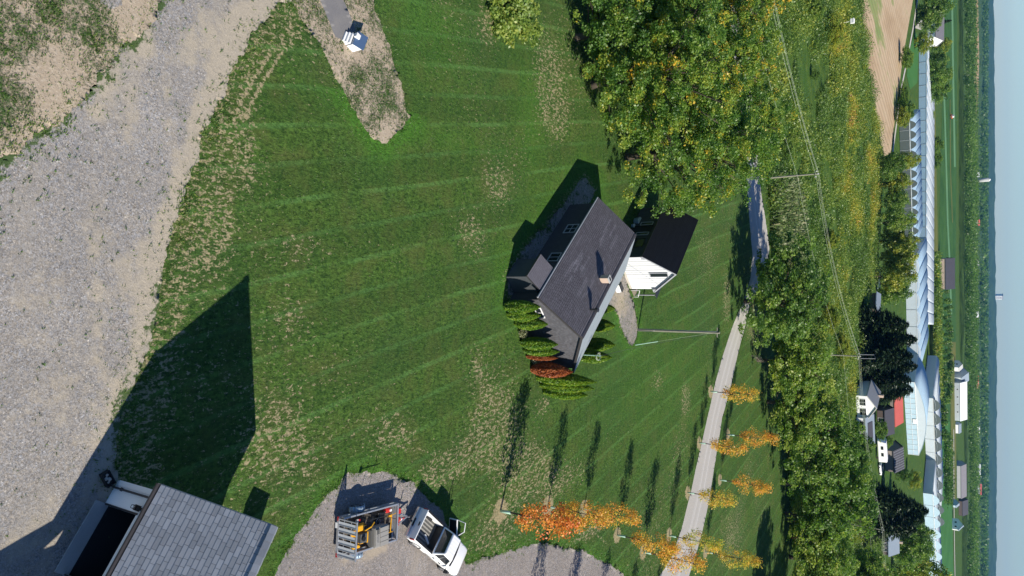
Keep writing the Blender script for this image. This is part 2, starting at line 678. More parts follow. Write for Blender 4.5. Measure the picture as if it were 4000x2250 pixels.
POLY = {}
POLY['gravel_yard'] = P2([(900, -500), (800, -160), (750, -50), (735, 0), (700, 5), (640, 75), (590, 170), (545, 255), (515, 320), (490, 400), (470, 480), (440, 560), (420, 640),
                          (405, 720), (400, 770), (385, 830), (370, 880), (340, 960), (310, 1040), (288, 1120), (286, 1180), (300, 1215), (420, 1500), (420, 2100), (-700, 2100), (-700, 900), (-250, 600), (-60, 450), (0, 400), (50, 372), (100, 330), (150, 290), (215, 230), (270, 170),
                          (320, 110), (370, 60), (400, 0), (430, -60), (500, -500)])
POLY['weedy_ground'] = P2([(-900, 1000), (-250, 600), (-60, 450), (0, 400), (50, 372), (100, 330), (150, 290), (215, 230), (270, 170), (320, 110), (370, 60), (400, 0), (430, -60), (500, -500), (-900, -500)])
POLY['stone_heap'] = P2([(240, -30), (246, 8), (270, 24), (292, 14), (312, -30)])
POLY['dry_strip'] = P2([(690, -120), (735, 0), (760, 50), (800, 110), (830, 165), (860, 220), (885, 265), (910, 305), (940, 345), (965, 362), (975, 362), (1010, 325), (1032, 290), (1018, 270),
                        (1010, 230), (992, 170), (977, 120), (962, 80), (947, 30), (936, 0), (915, -120)])
POLY['asphalt_path'] = P2([(760, -120), (804, 0), (826, 50), (844, 92), (864, 100), (894, 76), (885, 50), (876, 25), (863, 0), (820, -120)])
POLY['gravel_driveway'] = P2([(699, 1439), (719, 1402), (762, 1324), (809, 1267), (844, 1226), (866, 1200), (884, 1189), (914, 1183), (957, 1185), (994, 1194), (1022, 1211), (1050, 1232), (1082, 1252), (1107, 1280),
                              (1129, 1316), (1152, 1355), (1164, 1387), (1174, 1417), (1195, 1414), (1240, 1400), (1287, 1384), (1338, 1369), (1401, 1372), (1463, 1384), (1513, 1409), (1558, 1437), (1600, 1475),
                              (1640, 1520), (1560, 1900), (900, 1900), (560, 1750)])
road_l = [(1600, 1530), (1660, 1449), (1690, 1400), (1715, 1330), (1740, 1230), (1757, 1150), (1780, 1050), (1800, 960), (1820, 890), (1845, 815), (1871, 757), (1888, 700), (1893, 640), (1886, 560), (1880, 478), (1866, 300), (1842, 100), (1825, -60), (1800, -260)]
road_r = [(1838, -260), (1858, -60), (1872, 100), (1898, 300), (1914, 478), (1927, 560), (1936, 625), (1925, 690), (1888, 762), (1876, 815), (1856, 890), (1839, 970), (1817, 1050), (1801, 1150), (1786, 1250), (1766, 1340), (1750, 1400), (1733, 1449), (1725, 1530)]
POLY['country_road'] = P2(road_l + road_r)
POLY['garden_path'] = P2([(1540, 700), (1575, 690), (1584, 735), (1594, 765), (1600, 790), (1604, 825), (1601, 850), (1592, 868), (1581, 867), (1572, 850), (1562, 820), (1555, 795), (1545, 775), (1530, 762), (1526, 745)])
POLY['house_path'] = P2([(1276, 742), (1272, 700), (1296, 655), (1345, 596), (1390, 541), (1438, 485), (1470, 445), (1500, 480), (1445, 560), (1350, 690), (1320, 742)])
POLY['lawn'] = P2([(-100, 2100), (2000, 1900), (1997, 1449), (1990, 1300), (1980, 1200), (1966, 1000), (1948, 800), (1940, 640), (1930, 480), (1915, 300), (1880, 0), (1860, -120), (900, -800), (-100, -800)])

# dense sheet near the camera, rows get longer with distance
ny, nx = 520, 440
tt = np.linspace(0, 1, ny)
Yr = 4.0 + (150 - 4.0) * (0.34 * tt + 0.66 * tt ** 2.3)
ss = np.linspace(-1, 1, nx)
W = .4056 * (Yr * CT + CAM_H * ST) * 1.22
GX = ss[None, :] * W[:, None]
GY = np.repeat(Yr[:, None], nx, 1)
jx = (vnoise(GX, GY, 1.3, 3) - .5) * .55 + (vnoise(GX, GY, .35, 9, 2) - .5) * .3
jy = (vnoise(GX, GY, 1.3, 5) - .5) * .55 + (vnoise(GX, GY, .35, 13, 2) - .5) * .3
JX, JY = GX + jx, GY + jy
SD = {k: sdist(p, JX if k not in ('asphalt_path', 'country_road') else GX + .25 * jx, JY if k not in ('asphalt_path', 'country_road') else GY + .25 * jy) for k, p in POLY.items()}
GZ = (vnoise(GX, GY, 2.5, 21) - .5) * .05


def pxd(x, y, sx, sy=None, rot=0.0):
    """bump of weight 1 round a pixel, radii in pixels at that place, soft edge"""
    sy = sy or sx
    c = G(x, y)
    m = mpp(c)
    fx = abs((G(x + 1, y) - G(x - 1, y)).length) / 2
    dx, dy = GX - c.x, GY - c.y
    rx, ry = sy * m, sx * fx
    ca, sa = math.cos(rot), math.sin(rot)
    u, v = dx * ca + dy * sa, -dx * sa + dy * ca
    return np.exp(-((u / rx) ** 2 + (v / ry) ** 2))


dirt = np.full(GX.shape, .34)
dirt += (vnoise(GX, GY, 9, 31) - .5) * .5
for args, w in [((570, 330, 60, 160), .5), ((600, 240, 25, 60), .5), ((520, 570, 60, 90), .6), ((470, 620, 35, 70), .55), ((640, 420, 60, 60), .25), ((740, 790, 60, 70), .32), ((1000, 1110, 60, 40), .55),
                ((1120, 1170, 50, 50), .5), ((700, 1090, 70, 90), .4), ((660, 1150, 40, 40), .3), ((1330, 1180, 60, 60), .62), ((1250, 1040, 60, 90), .4), ((1430, 1200, 60, 45), .5), ((1215, 1120, 50, 70), .45),
                ((1190, 590, 40, 60), .45), ((1250, 470, 30, 50), .4), ((1375, 190, 40, 120), .5), ((1400, 300, 30, 60), .4), ((1370, 1020, 25, 30), .5), ((1200, 920, 40, 60), .3), ((1725, 1000, 14, 45), .65),
                ((1830, 760, 12, 80), .6), ((1660, 960, 20, 40), .4), ((1090, 1200, 90, 40), .35), ((1230, 1345, 60, 60), .35), ((1480, 1340, 80, 25), .55), ((1230, 60, 25, 60), .5), ((900, 640, 200, 60), .08),
                ((760, 620, 60, 40), .3), ((1700, 1130, 40, 80), .3), ((1840, 1330, 40, 80), .25), ((1900, 800, 20, 90), .4), ((1780, 640, 40, 100), .3), ((780, 1160, 60, 60), .3), ((960, 1060, 90, 40), .3),
                ((1040, 30, 60, 60), -.3), ((1350, 540, 40, 120), -.2), ((1500, 990, 80, 60), -.25), ((1330, 860, 40, 140), -.15), ((880, 400, 160, 100), -.12), ((1600, 900, 120, 120), -.18), ((1650, 1150, 60, 100), -.2)]:
    dirt += w * .72 * pxd(*args)
gedge = np.minimum(np.abs(SD['gravel_yard']), np.minimum(np.abs(SD['gravel_driveway']) * 1.6, np.abs(SD['house_path']) * 1.5))
dirt += .62 * np.exp(-(np.maximum(SD['gravel_yard'], 0) / 1.1) ** 2) * (.35 + .9 * vnoise(GX, GY, 3.0, 41))
dirt += .25 * np.exp(-np.maximum(SD['gravel_yard'], 0) / 4.0)
dirt += .5 * np.exp(-(np.maximum(SD['garden_path'], 0) / .25) ** 2) + .55 * np.exp(-(np.maximum(SD['house_path'], 0) / .5) ** 2)
dirt = np.clip(dirt, 0, .62)
rings = [(1259, 1285), (1378, 1274), (1469, 1279), (1553, 1346), (1618, 1388), (1683, 1347), (1730, 1239), (1759, 1114), (1788, 985), (1811, 1207), (1831, 1093), (1775, 1388)]
for x, y in rings:
    c = G(x, y)
    dirt += 1.2 * np.exp(-(((GX - c.x) / .75) ** 2 + ((GY - c.y) / .75) ** 2) ** 2)
# tyre marks that curve from the yard across the corner of the lawn, and the arcs above the drive
def arcs(pts, w, k):
    global dirt
    P = P2(pts)
    for i in range(len(P) - 1):
        a, b = P[i], P[i + 1]
        e = b - a
        t = np.clip(((GX - a[0]) * e[0] + (GY - a[1]) * e[1]) / (e @ e), 0, 1)
        d = np.hypot(GX - a[0] - t * e[0], GY - a[1] - t * e[1])
        dirt = np.maximum(dirt, k * np.exp(-(d / w) ** 2) + dirt * 0)
for off in (-6, 22):
    arcs([(690 + off, 130), (650 + off, 190), (615 + off, 250), (595 + off, 300)], .13, .95)
for k in range(9):
    arcs([(470 + 9 * k, 640 - 16 * k), (530 + 8 * k, 690 - 17 * k)], .12, .78)
arcs([(1010, 1128), (1060, 1132), (1110, 1155), (1145, 1190)], .28, .62)
arcs([(950, 1110), (1000, 1092), (1020, 1098)], .22, .7)
arcs([(1440, 1335), (1480, 1338), (1510, 1352), (1530, 1370)], .3, .6)
arcs([(860, 930), (885, 900), (905, 870)], .14, .5)
lush = np.clip(.9 * np.exp(-(np.maximum(SD['dry_strip'], 0) / 1.2) ** 2) * (GX > -11) + .6 * np.exp(-(np.maximum(SD['gravel_driveway'], 0) / .8) ** 2) + .6 * np.exp(-(np.maximum(SD['house_path'], 0) / 2.0) ** 2)
               + .7 * np.exp(-(np.maximum(SD['garden_path'], 0) / 1.2) ** 2) + .45 * pxd(1080, 60, 90, 120) + .5 * pxd(1340, 300, 40, 140) + .3 * pxd(1640, 950, 140, 160) + .4 * pxd(1100, 340, 180, 30), 0, .8)
track = np.zeros(GX.shape)
sand = np.full(GX.shape, .25) + (vnoise(GX, GY, 4, 51) - .5) * .5
sand += (.75 * np.clip((31 - GY) / 8, .05, .8) + .3 * (vnoise(GX, GY, 2.0, 57) - .5)) * np.exp(-(np.maximum(-SD['gravel_yard'] - .2, 0) / .9) ** 2) * (SD['gravel_yard'] < .3) * (SD['weedy_ground'] > 3)
for args, w in [((330, 330, 26, 160), .35), ((230, 560, 30, 140), .3), ((250, 820, 26, 160), .3), ((90, 700, 60, 120), .25), ((160, 1000, 60, 120), .2), ((420, 250, 14, 110), .4), ((630, 90, 60, 90), .9), ((560, 230, 30, 100), .8), ((500, 330, 18, 90), .5), ((270, 200, 40, 70), .6), ((360, 110, 40, 70), .6), ((340, 60, 40, 50), .4), ((240, 290, 30, 30), .5), ((480, 120, 40, 70), .45),
                ((520, 60, 30, 50), .4), ((450, 500, 14, 80), .6), ((420, 590, 16, 60), .5), ((330, 700, 60, 60), .2), ((300, 560, 60, 80), .15), ((100, 1350, 120, 90), .4), ((930, 1390, 30, 25), .5), ((870, 1410, 20, 15), .5),
                ((960, 1383, 25, 12), .5), ((1560, 770, 20, 40), .7)]:
    sand += w * pxd(*args)
sand -= .3 * np.exp(-(np.maximum(-SD['gravel_driveway'] - .4, 0) / .8) ** 2) * 0
weed = np.full(GX.shape, .0)
weed += .7 * np.exp(-(np.maximum(-SD['gravel_yard'], 0) / .5)) * (.05 + .95 * vnoise(GX, GY, 1.6, 61))
weed += .38 * np.exp(-(np.maximum(-SD['gravel_yard'], 0) / 2.6)) * (vnoise(GX, GY, 1.4, 63) + .2)
weed += .3 * np.exp(-(np.maximum(SD['weedy_ground'], 0) / 1.0)) * (SD['weedy_ground'] > 0) * (.3 + vnoise(GX, GY, .9, 67))
weed += .25 * pxd(330, 850, 70, 260) + .3 * pxd(300, 1000, 30, 60)
weed = np.where(SD['gravel_driveway'] < .1, .45 * np.exp(-np.maximum(-SD['gravel_driveway'], 0) / .35), weed)
weed = np.where(SD['garden_path'] < .1, .25 + .45 * np.exp(-np.maximum(-SD['garden_path'], 0) / .35), weed)
wg = .52 + (vnoise(GX, GY, 1.6, 71) - .5) * .8 - .35 * np.exp(np.minimum(0, SD['weedy_ground']) / 1.3) + .12 * np.clip(-SD['weedy_ground'] / 5, 0, 1)
wd = .36 + (vnoise(GX, GY, 1.2, 73) - .5) * .6 + .14 * pxd(930, 215, 60, 60) + .12 * pxd(970, 260, 40, 40) + .2 * pxd(820, 40, 30, 30) - .3 * pxd(975, 335, 22, 30)
# wheel tracks along the road: by distance from its middle line
mid = (np.array(P2(road_l)) + np.array(P2(road_r))[::-1]) / 2
dm = np.full(GX.shape, 1e9)
for i in range(len(mid) - 1):
    a, b = mid[i], mid[i + 1]
    e = b - a
    t = np.clip(((GX - a[0]) * e[0] + (GY - a[1]) * e[1]) / (e @ e), 0, 1)
    dm = np.minimum(dm, np.hypot(GX - a[0] - t * e[0], GY - a[1] - t * e[1]))
track = np.exp(-((dm - .75) / .22) ** 2)

# boundary vertices slide onto the outlines, so that edges are not stepped
def snap(name, k=1.0):
    global GX, GY
    s0 = SD[name]
    cell = np.abs(np.gradient(GX, axis=1)) + np.abs(np.gradient(GY, axis=0))
    near = np.abs(s0) < cell * .62
    r, c = np.nonzero(near)
    if not len(r): return
    e = .02
    p = POLY[name]
    q = (.25 if name in ('asphalt_path', 'country_road') else 1.0)
    x, y = GX[r, c] + q * jx[r, c], GY[r, c] + q * jy[r, c]
    d0 = s0[r, c]
    gx, gy = (sdist(p, x + e, y) - d0) / e, (sdist(p, x, y + e) - d0) / e
    n = np.maximum(np.hypot(gx, gy), .5)
    GX[r, c] -= d0 * gx / n * k
    GY[r, c] -= d0 * gy / n * k


GX, GY = GX.copy(), GY.copy()
for nm in ('weedy_ground', 'gravel_yard', 'house_path', 'garden_path', 'gravel_driveway', 'country_road', 'dry_strip', 'asphalt_path'):
    snap(nm)
order = ['asphalt_path', 'dry_strip', 'stone_heap', 'country_road', 'gravel_driveway', 'garden_path', 'house_path', 'gravel_yard', 'weedy_ground', 'lawn']
cls = np.full((ny - 1, nx - 1), -1)
for i in range(len(order) - 1, -1, -1):
    s = SD[order[i]]
    sc = (s[:-1, :-1] + s[1:, :-1] + s[:-1, 1:] + s[1:, 1:]) / 4
    cls[sc < 0] = i
idx = np.arange(ny * nx).reshape(ny, nx)
ALLV = np.stack([GX.ravel(), GY.ravel(), GZ.ravel()], 1)
gmat = dict(asphalt_path='asphalt', dry_strip='dry', stone_heap='gravel', country_road='road', gravel_driveway='drive', garden_path='path', house_path='path', gravel_yard='gravel', weedy_ground='dry', lawn='lawn')
for i, name in enumerate(order):
    r, c = np.nonzero(cls == i)
    if not len(r): continue
    F = np.stack([idx[r, c], idx[r, c + 1], idx[r + 1, c + 1], idx[r + 1, c]], 1)
    u, inv = np.unique(F, return_inverse=True)
    F = inv.reshape(-1, 4)
    A = {}
    if name == 'lawn': A = dict(dirt=dirt, lush=lush)
    elif name in ('dry_strip',): A = dict(weed=wd)
    elif name == 'weedy_ground': A = dict(weed=wg)
    elif name == 'country_road': A = dict(track=track)
    elif name == 'stone_heap': A = dict(sand=sand * 0 - .8, weed=weed * 0)
    elif 'path' in name or 'gravel' in name: A = dict(sand=sand, weed=weed)
    me = raw_mesh(name, ALLV[u], F, M[gmat[name]], {k: ('POINT', v.ravel()[u]) for k, v in A.items()}, smooth=True)
    tag(link(name, me), kind='structure')

# the wide ground under and beyond it, to the horizon
gm = MB()
ys = [-60, 0, 60, 120, 200, 320, 520, 900, 1600, 3000, 6000, 12000, 26000]
for a, b in zip(ys, ys[1:]):
    wa, wb = 140 + .75 * max(a, 0), 140 + .75 * max(b, 0)
    gm.quad((-wa, a, -.12), (wa, a, -.12), (wb, b, -.12), (-wb, b, -.12))
tag(gm.build('ground', M['meadow']), kind='structure')

# =================================================================== BUILDINGS
def frame_at(o, dx):
    """local axes: x along dx (horizontal), y to its left"""
    dx = Vector((dx[0], dx[1], 0)).normalized()
    dy = Vector((-dx.y, dx.x, 0))
    o = Vector((o[0], o[1], 0))
    return lambda x, y, z: o + dx * x + dy * y + Vector((0, 0, z))


def clip_poly(poly, a, b, c):
    """part of a 2D polygon where a*x+b*y<=c"""
    out = []
    for i in range(len(poly)):
        p, q = poly[i], poly[(i + 1) % len(poly)]
        dp, dq = a * p[0] + b * p[1] - c, a * q[0] + b * q[1] - c
        if dp <= 0: out.append(p)
        if (dp < 0) != (dq < 0) and dp != dq:
            t = dp / (dp - dq)
            out.append((p[0] + t * (q[0] - p[0]), p[1] + t * (q[1] - p[1])))
    return out


def shingles(o, ux, uy, nrm, poly, row, wmin, wmax, thick, seed, tint_fn=None, lift=.012):
    """courses of shingles inside the 2D polygon (x along ux, y up the slope uy): MB and one tint per shingle"""
    r = random.Random(seed)
    mb, tints = MB(), []
    x0, x1 = min(p[0] for p in poly), max(p[0] for p in poly)
    y0, y1 = min(p[1] for p in poly), max(p[1] for p in poly)
    k = 0
    y = y0
    while y < y1 - .01:
        x = x0 - r.random() * wmax
        while x < x1:
            w = r.uniform(wmin, wmax)
            q = [(x + .006, y), (x + w - .006, y), (x + w - .006, y + row * 1.06), (x + .006, y + row * 1.06)]
            for i in range(len(poly)):
                ax, ay = poly[i]
                bx, by = poly[(i + 1) % len(poly)]
                q = clip_poly(q, (by - ay), -(bx - ax), (by - ay) * ax - (bx - ax) * ay)
                if len(q) < 3: break
            if len(q) >= 3:
                def P(p, h):
                    f = 1 - (p[1] - y) / (row * 1.06)
                    return o + ux * p[0] + uy * p[1] + nrm * (lift * .2 + h * (thick * f + lift * .3))
                n = len(q)
                mb.add([P(p, 1) for p in q] + [P(p, 0) for p in q],
                       [tuple(range(n))] + [((i + 1) % n, i, n + i, n + (i + 1) % n) for i in range(n)])
                t = tint_fn(x, y, r) if tint_fn else r.random()
                tints += [t] * (n + 1)
            x += w
        y += row
    return mb, tints


def build_tinted(mb, tints, name, mat, parent):
    me = bpy.data.meshes.new(name)
    me.from_pydata([tuple(p) for p in mb.v], [], mb.f)
    me.materials.append(mat)
    at = me.attributes.new('tint', 'FLOAT', 'FACE')
    at.data.foreach_set('value', np.array(tints, np.float32))
    return link(name, me, parent)


# ------------------------------------------------------------------- the garage
gar = thing('garage', 'white garage with grey shingle roof and a wide dark open doorway', 'garage')
gd = Vector((.839, -.545, 0))            # along the front wall, to the right in plan
gp_ = Vector((.545, .839, 0))            # into the building
GB = Vector((7.98, 15.31, 0))            # left front corner of the wall
GL = 8.2                                 # length of the front
GW = 5.4                                 # depth of the building
EZ, RZ, BZ = 3.62, 7.25, 2.95            # eave, ridge, back eave heights
gf = lambda x, y, z: GB + gd * x + gp_ * y + Vector((0, 0, z))
R_Y = 2.55                               # ridge position measured from the front wall
E_Y = -.42                               # front eave overhang
B_Y = 5.85
rake = .24                               # roof beyond the gable wall
# walls: front wall round the doorway, gables, back
dx0, dx1, dz1 = 1.02, 3.78, 2.50
w = MB()
T = .16
w.hexa([gf(0, 0, 0), gf(dx0, 0, 0), gf(dx0, T, 0), gf(0, T, 0)], [gf(0, 0, 3.45), gf(dx0, 0, 3.45), gf(dx0, T, 3.45), gf(0, T, 3.45)])
w.hexa([gf(dx1, 0, 0), gf(GL, 0, 0), gf(GL, T, 0), gf(dx1, T, 0)], [gf(dx1, 0, 3.45), gf(GL, 0, 3.45), gf(GL, T, 3.45), gf(dx1, T, 3.45)])
w.hexa([gf(dx0, 0, dz1), gf(dx1, 0, dz1), gf(dx1, T, dz1), gf(dx0, T, dz1)], [gf(dx0, 0, 3.45), gf(dx1, 0, 3.45), gf(dx1, T, 3.45), gf(dx0, T, 3.45)])
for x in (0, GL - T):
    prof = [(T, 0), (GW - T, 0), (GW - T, 3.0), (R_Y, 7.0), (T, 3.5)]
    w.slab([gf(x, a, b) for a, b in prof], gd * T)
w.hexa([gf(0, GW - T, 0), gf(GL, GW - T, 0), gf(GL, GW, 0), gf(0, GW, 0)], [gf(0, GW - T, 3.0), gf(GL, GW - T, 3.0), gf(GL, GW, 3.0), gf(0, GW, 3.0)])
w.build('wall', M['garage_wall'], gar)
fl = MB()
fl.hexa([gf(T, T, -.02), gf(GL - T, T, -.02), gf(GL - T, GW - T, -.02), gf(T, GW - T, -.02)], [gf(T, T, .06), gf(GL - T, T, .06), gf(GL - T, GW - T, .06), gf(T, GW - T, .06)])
fl.build('floor', M['dark'], gar)  # near-black floor, the unlit interior put into its colour
MB().hexa([gf(dx0 - .05, -.42, 0), gf(dx1 + .05, -.42, 0), gf(dx1 + .05, T - .01, 0), gf(dx0 - .05, T - .01, 0)],
          [gf(dx0 - .05, -.42, .05), gf(dx1 + .05, -.42, .05), gf(dx1 + .05, T - .01, .07), gf(dx0 - .05, T - .01, .07)]).build('sill', M['concrete'], gar)
for xa in (dx0 - .07, dx1):
    MB().hexa([gf(xa, -.03, .02), gf(xa + .07, -.03, .02), gf(xa + .07, T + .02, .02), gf(xa, T + .02, .02)], [gf(xa, -.03, dz1), gf(xa + .07, -.03, dz1), gf(xa + .07, T + .02, dz1), gf(xa, T + .02, dz1)]).build('door_jamb', M['black_metal'], gar)
hd = MB()
hd.hexa([gf(dx0 + .002, -.06, dz1 + .01), gf(dx1 + .4, -.06, dz1 + .01), gf(dx1 + .4, -.003, dz1 + .01), gf(dx0 + .002, -.003, dz1 + .01)],
        [gf(dx0 + .002, -.06, dz1 + .16), gf(dx1 + .4, -.06, dz1 + .16), gf(dx1 + .4, -.003, dz1 + .16), gf(dx0 + .002, -.003, dz1 + .16)])
hd.build('door_header', M['white'], gar)
MB().hexa([gf(-.03, -.035, .15), gf(.19, -.035, .15), gf(.19, -.003, .15), gf(-.03, -.003, .15)], [gf(-.03, -.035, 3.4), gf(.19, -.035, 3.4), gf(.19, -.003, 3.4), gf(-.03, -.003, 3.4)]).build('corner_board', M['white'], gar)
# inside of the doorway: near-black backing and ceiling, unlit depth put into the colour
MB().hexa([gf(.3, 3.6, .07), gf(GL - .3, 3.6, .07), gf(GL - .3, 3.65, .07), gf(.3, 3.65, .07)], [gf(.3, 3.6, 3.2), gf(GL - .3, 3.6, 3.2), gf(GL - .3, 3.65, 3.2), gf(.3, 3.65, 3.2)]).build('dark_backing', M['dark'], gar)
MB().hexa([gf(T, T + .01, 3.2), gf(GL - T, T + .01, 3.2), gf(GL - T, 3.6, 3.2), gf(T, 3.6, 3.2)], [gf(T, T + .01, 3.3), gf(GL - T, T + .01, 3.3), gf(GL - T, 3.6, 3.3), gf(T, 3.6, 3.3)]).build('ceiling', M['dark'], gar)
# roof: front and back slope as thick plates
up_f = (gf(0, R_Y, RZ) - gf(0, E_Y, EZ)).normalized()
nf = gd.cross(up_f)
Lf = (gf(0, R_Y, RZ) - gf(0, E_Y, EZ)).length
up_b = (gf(0, R_Y, RZ) - gf(0, B_Y, BZ)).normalized()
nb = up_b.cross(gd)
rf = MB()
o1, o2 = gf(-rake, E_Y, EZ), gf(GL + rake, E_Y, EZ)
p1, p2 = gf(-rake, R_Y, RZ), gf(GL + rake, R_Y, RZ)
q1, q2 = gf(-rake, B_Y, BZ), gf(GL + rake, B_Y, BZ)
dn = Vector((0, 0, -.16))
rf.hexa([o1 + dn, o2 + dn, p2 + dn, p1 + dn], [o1, o2, p2, p1])
rf.hexa([q2 + dn, q1 + dn, p1 + dn - gp_ * -.002, p2 + dn - gp_ * -.002], [q2, q1, p1 + gp_ * .002, p2 + gp_ * .002])
roof_g = rf.build('roof', M['gutter'], gar)
# 300 shingles as parts where the roof is in view, the rest joined
row_h = Lf / 23.0
r_ = random.Random(4)
widths = [.28, .34, .40, .46]
sh_me = []
for wv in widths:
    m = MB()
    t = .022
    m.add([(0.006, 0, t), (wv - .006, 0, t), (wv - .006, row_h * 1.05, .006), (.006, row_h * 1.05, .006), (.006, 0, 0), (wv - .006, 0, 0)], [(0, 1, 2, 3), (1, 0, 4, 5), (0, 3, 4), (1, 5, 2)])
    sh_me.append(m.mesh('shingle', M['shingle_garage']))
cand = []
for j in range(23):
    x = -rake - r_.random() * .3
    while x < GL + rake - .15:
        k = r_.randrange(4)
        xx = max(x, -rake)
        pos = o1 + gd * (xx + rake) + up_f * (j * row_h) + nf * .003
        px, py = px_of(pos + gd * .2)
        cand.append((py > 1475 or px < -20, py, pos, k, j))
        x = xx + widths[k]
cand.sort(key=lambda t: (t[0], t[1]))
RM = Matrix((gd, up_f, nf)).transposed()
rest = MB()
for i, (_, _, pos, k, j) in enumerate(cand):
    if i < 300:
        o = link('shingle', sh_me[k], roof_g)
        o.matrix_world = Matrix.Translation(pos) @ (RM @ Matrix.Rotation(r_.uniform(-.006, .006), 3, 'Z')).to_4x4()
    else:
        vs = [pos + RM @ Vector(v.co) for v in sh_me[k].vertices]
        rest.add(vs, [tuple(p.vertices) for p in sh_me[k].polygons])
rest_o = rest.build('roof_shingles', M['shingle_garage'], gar)
tag(rest_o, kind='stuff')
bs, bt = shingles(q2, -gd, up_b, nb, [(0, 0), (GL + 2 * rake, 0), (GL + 2 * rake, (p1 - q1).length), (0, (p1 - q1).length)], .2, .28, .46, .018, 5)
tag(build_tinted(bs, bt, 'back_shingles', M['shingle_garage'], gar), kind='stuff')
cap_me = MB()
cw = .19
cap_me.add([(0, -cw, -.13 * 1), (.30, -cw, -.11), (.30, 0, .05), (0, 0, .03), (.30, cw, -.11), (0, cw, -.13)], [(0, 1, 2, 3), (3, 2, 4, 5), (1, 0, 5, 4)])
cap = cap_me.mesh('ridge_cap', M['shingle_garage'])
RMc = Matrix((gd, gp_, Vector((0, 0, 1)))).transposed().to_4x4()
for i in range(int((GL + 2 * rake) / .29)):
    o = link('ridge_cap', cap, gar)
    o.matrix_world = Matrix.Translation(p1 + gd * (i * .29) + Vector((0, 0, .03 + .004 * (i % 2)))) @ RMc
gt = MB()
gt.hexa([o1 + dn * 1.0 - gp_ * .13 + gd * .0, o2 + dn - gp_ * .13, o2 + dn - gp_ * .005, o1 + dn - gp_ * .005], [o1 - gp_ * .14 + dn * .25, o2 - gp_ * .14 + dn * .25, o2 - gp_ * .005 + dn * .25, o1 - gp_ * .005 + dn * .25])
gt.build('gutter', M['gutter'], gar)
rb = MB()
rb.slab([o1 - gd * .03, p1 - gd * .03, p1 - gd * .03 + dn * 1.4, o1 - gd * .03 + dn * 1.4], gd * .027)
rb.slab([p1 - gd * .03 + gp_ * .004, q1 - gd * .03, q1 - gd * .03 + dn * 1.4, p1 - gd * .03 + dn * 1.4 + gp_ * .004], gd * .027)
rb.build('barge_board', M['stone'], gar)
ds = MB()
ds.bar(gf(.30, -.10, .1), gf(.30, -.10, 3.35), .045, 8).bar(gf(.30, -.10, 3.35), gf(.30, -.42, 3.5), .045, 8).bar(gf(.30, -.10, .1), gf(.25, -.25, .03), .045, 8)
dso = ds.build('downspout', M['gutter'], gar)
for z in (.7, 3.1):
    MB().box(gf(.30, -.075, z), (.14, .1, .035), math.atan2(gd.y, gd.x)).build('bracket', M['gutter'], dso)
lm = MB()
lc = gf(.78, -.16, 2.35)
rzg = math.atan2(gd.y, gd.x)
lm.box(lc + Vector((0, 0, .16)), (.22, .22, .10), rzg).box(lc + Vector((0, 0, .24)), (.14, .14, .08), rzg).box(gf(.78, -.03, 2.45), (.12, .06, .3), rzg)
lamp = lm.build('wall_lamp', M['black'], gar)
cg = MB()
for a in (-.08, .08):
    for b in (-.08, .08):
        cg.bar(lc + gd * a + gp_ * b + Vector((0, 0, .12)), lc + gd * a * .7 + gp_ * b * .7 + Vector((0, 0, -.2)), .011, 4)
for a, b, c, d in ((-1, -1, 1, -1), (1, -1, 1, 1), (1, 1, -1, 1), (-1, 1, -1, -1)):
    cg.bar(lc + gd * a * .056 + gp_ * b * .056 + Vector((0, 0, -.2)), lc + gd * c * .056 + gp_ * d * .056 + Vector((0, 0, -.2)), .011, 4)
cg.build('lamp_cage', M['black'], lamp)
# unseen low box and out-of-view lean-to, both placed and shaped from their shadows
cn = thing('garden_box', 'low box hidden behind the garage roof, its square shadow on the lawn', 'box', gf(-.08, 7.3, 0), rzg)
MB().box((0, 0, .52), (.84, 1.1, 1.04)).build('body', M['box_grey'], cn, bevel=.03)
MB().box((0, 0, 1.08), (.9, 1.16, .08)).build('lid', M['box_dark'], cn, bevel=.02)
wg_ = MB()
ly, lz = E_Y - 2.3, 1.85
wg_.hexa([gf(7.0, ly, lz - .12), gf(12.0, ly, lz - .12), gf(12.0, E_Y - .15, EZ - .35), gf(7.0, E_Y - .15, EZ - .35)], [gf(7.0, ly, lz), gf(12.0, ly, lz), gf(12.0, E_Y - .15, EZ - .2), gf(7.0, E_Y - .15, EZ - .2)])
wg_.hexa([gf(7.3, ly + .4, 0), gf(11.7, ly + .4, 0), gf(11.7, -.02, 0), gf(7.3, -.02, 0)], [gf(7.3, ly + .4, 1.95), gf(11.7, ly + .4, 1.95), gf(11.7, -.02, 3.1), gf(7.3, -.02, 3.1)])
wg_.build('lean_to', M['garage_wall'], gar)

# planter at the downspout
pl = thing('splash_planter', 'black rectangular planter holding pale stones at the foot of the garage downspout', 'planter', gf(.10, -.52, 0), rzg + RAD(58))
m = MB()
m.box((0, 0, .02), (.62, .36, .04))
for sx, sy, dx, dy in ((.3, 0, .03, .36), (-.3, 0, .03, .36), (0, .165, .57, .03), (0, -.165, .57, .03)):
    m.box((sx, sy, .14), (dx, dy, .20))
m.box((0, 0, .10), (.56, .29, .10))
m.build('box', M['black'], pl)
for i, (x, y, s) in enumerate([(.05, .04, .09), (-.04, -.06, .075), (-.16, .03, .06), (.14, -.05, .05)]):
    bm = bmesh.new()
    bmesh.ops.create_icosphere(bm, subdivisions=2, radius=s)
    for v in bm.verts: v.co *= 1 + random.uniform(-.18, .18); v.co.z *= .6
    me = bpy.data.meshes.new('stone'); bm.to_mesh(me); bm.free(); me.materials.append(M['stone'])
    o = link('stone', me, pl); o.location = (x, y, .17)

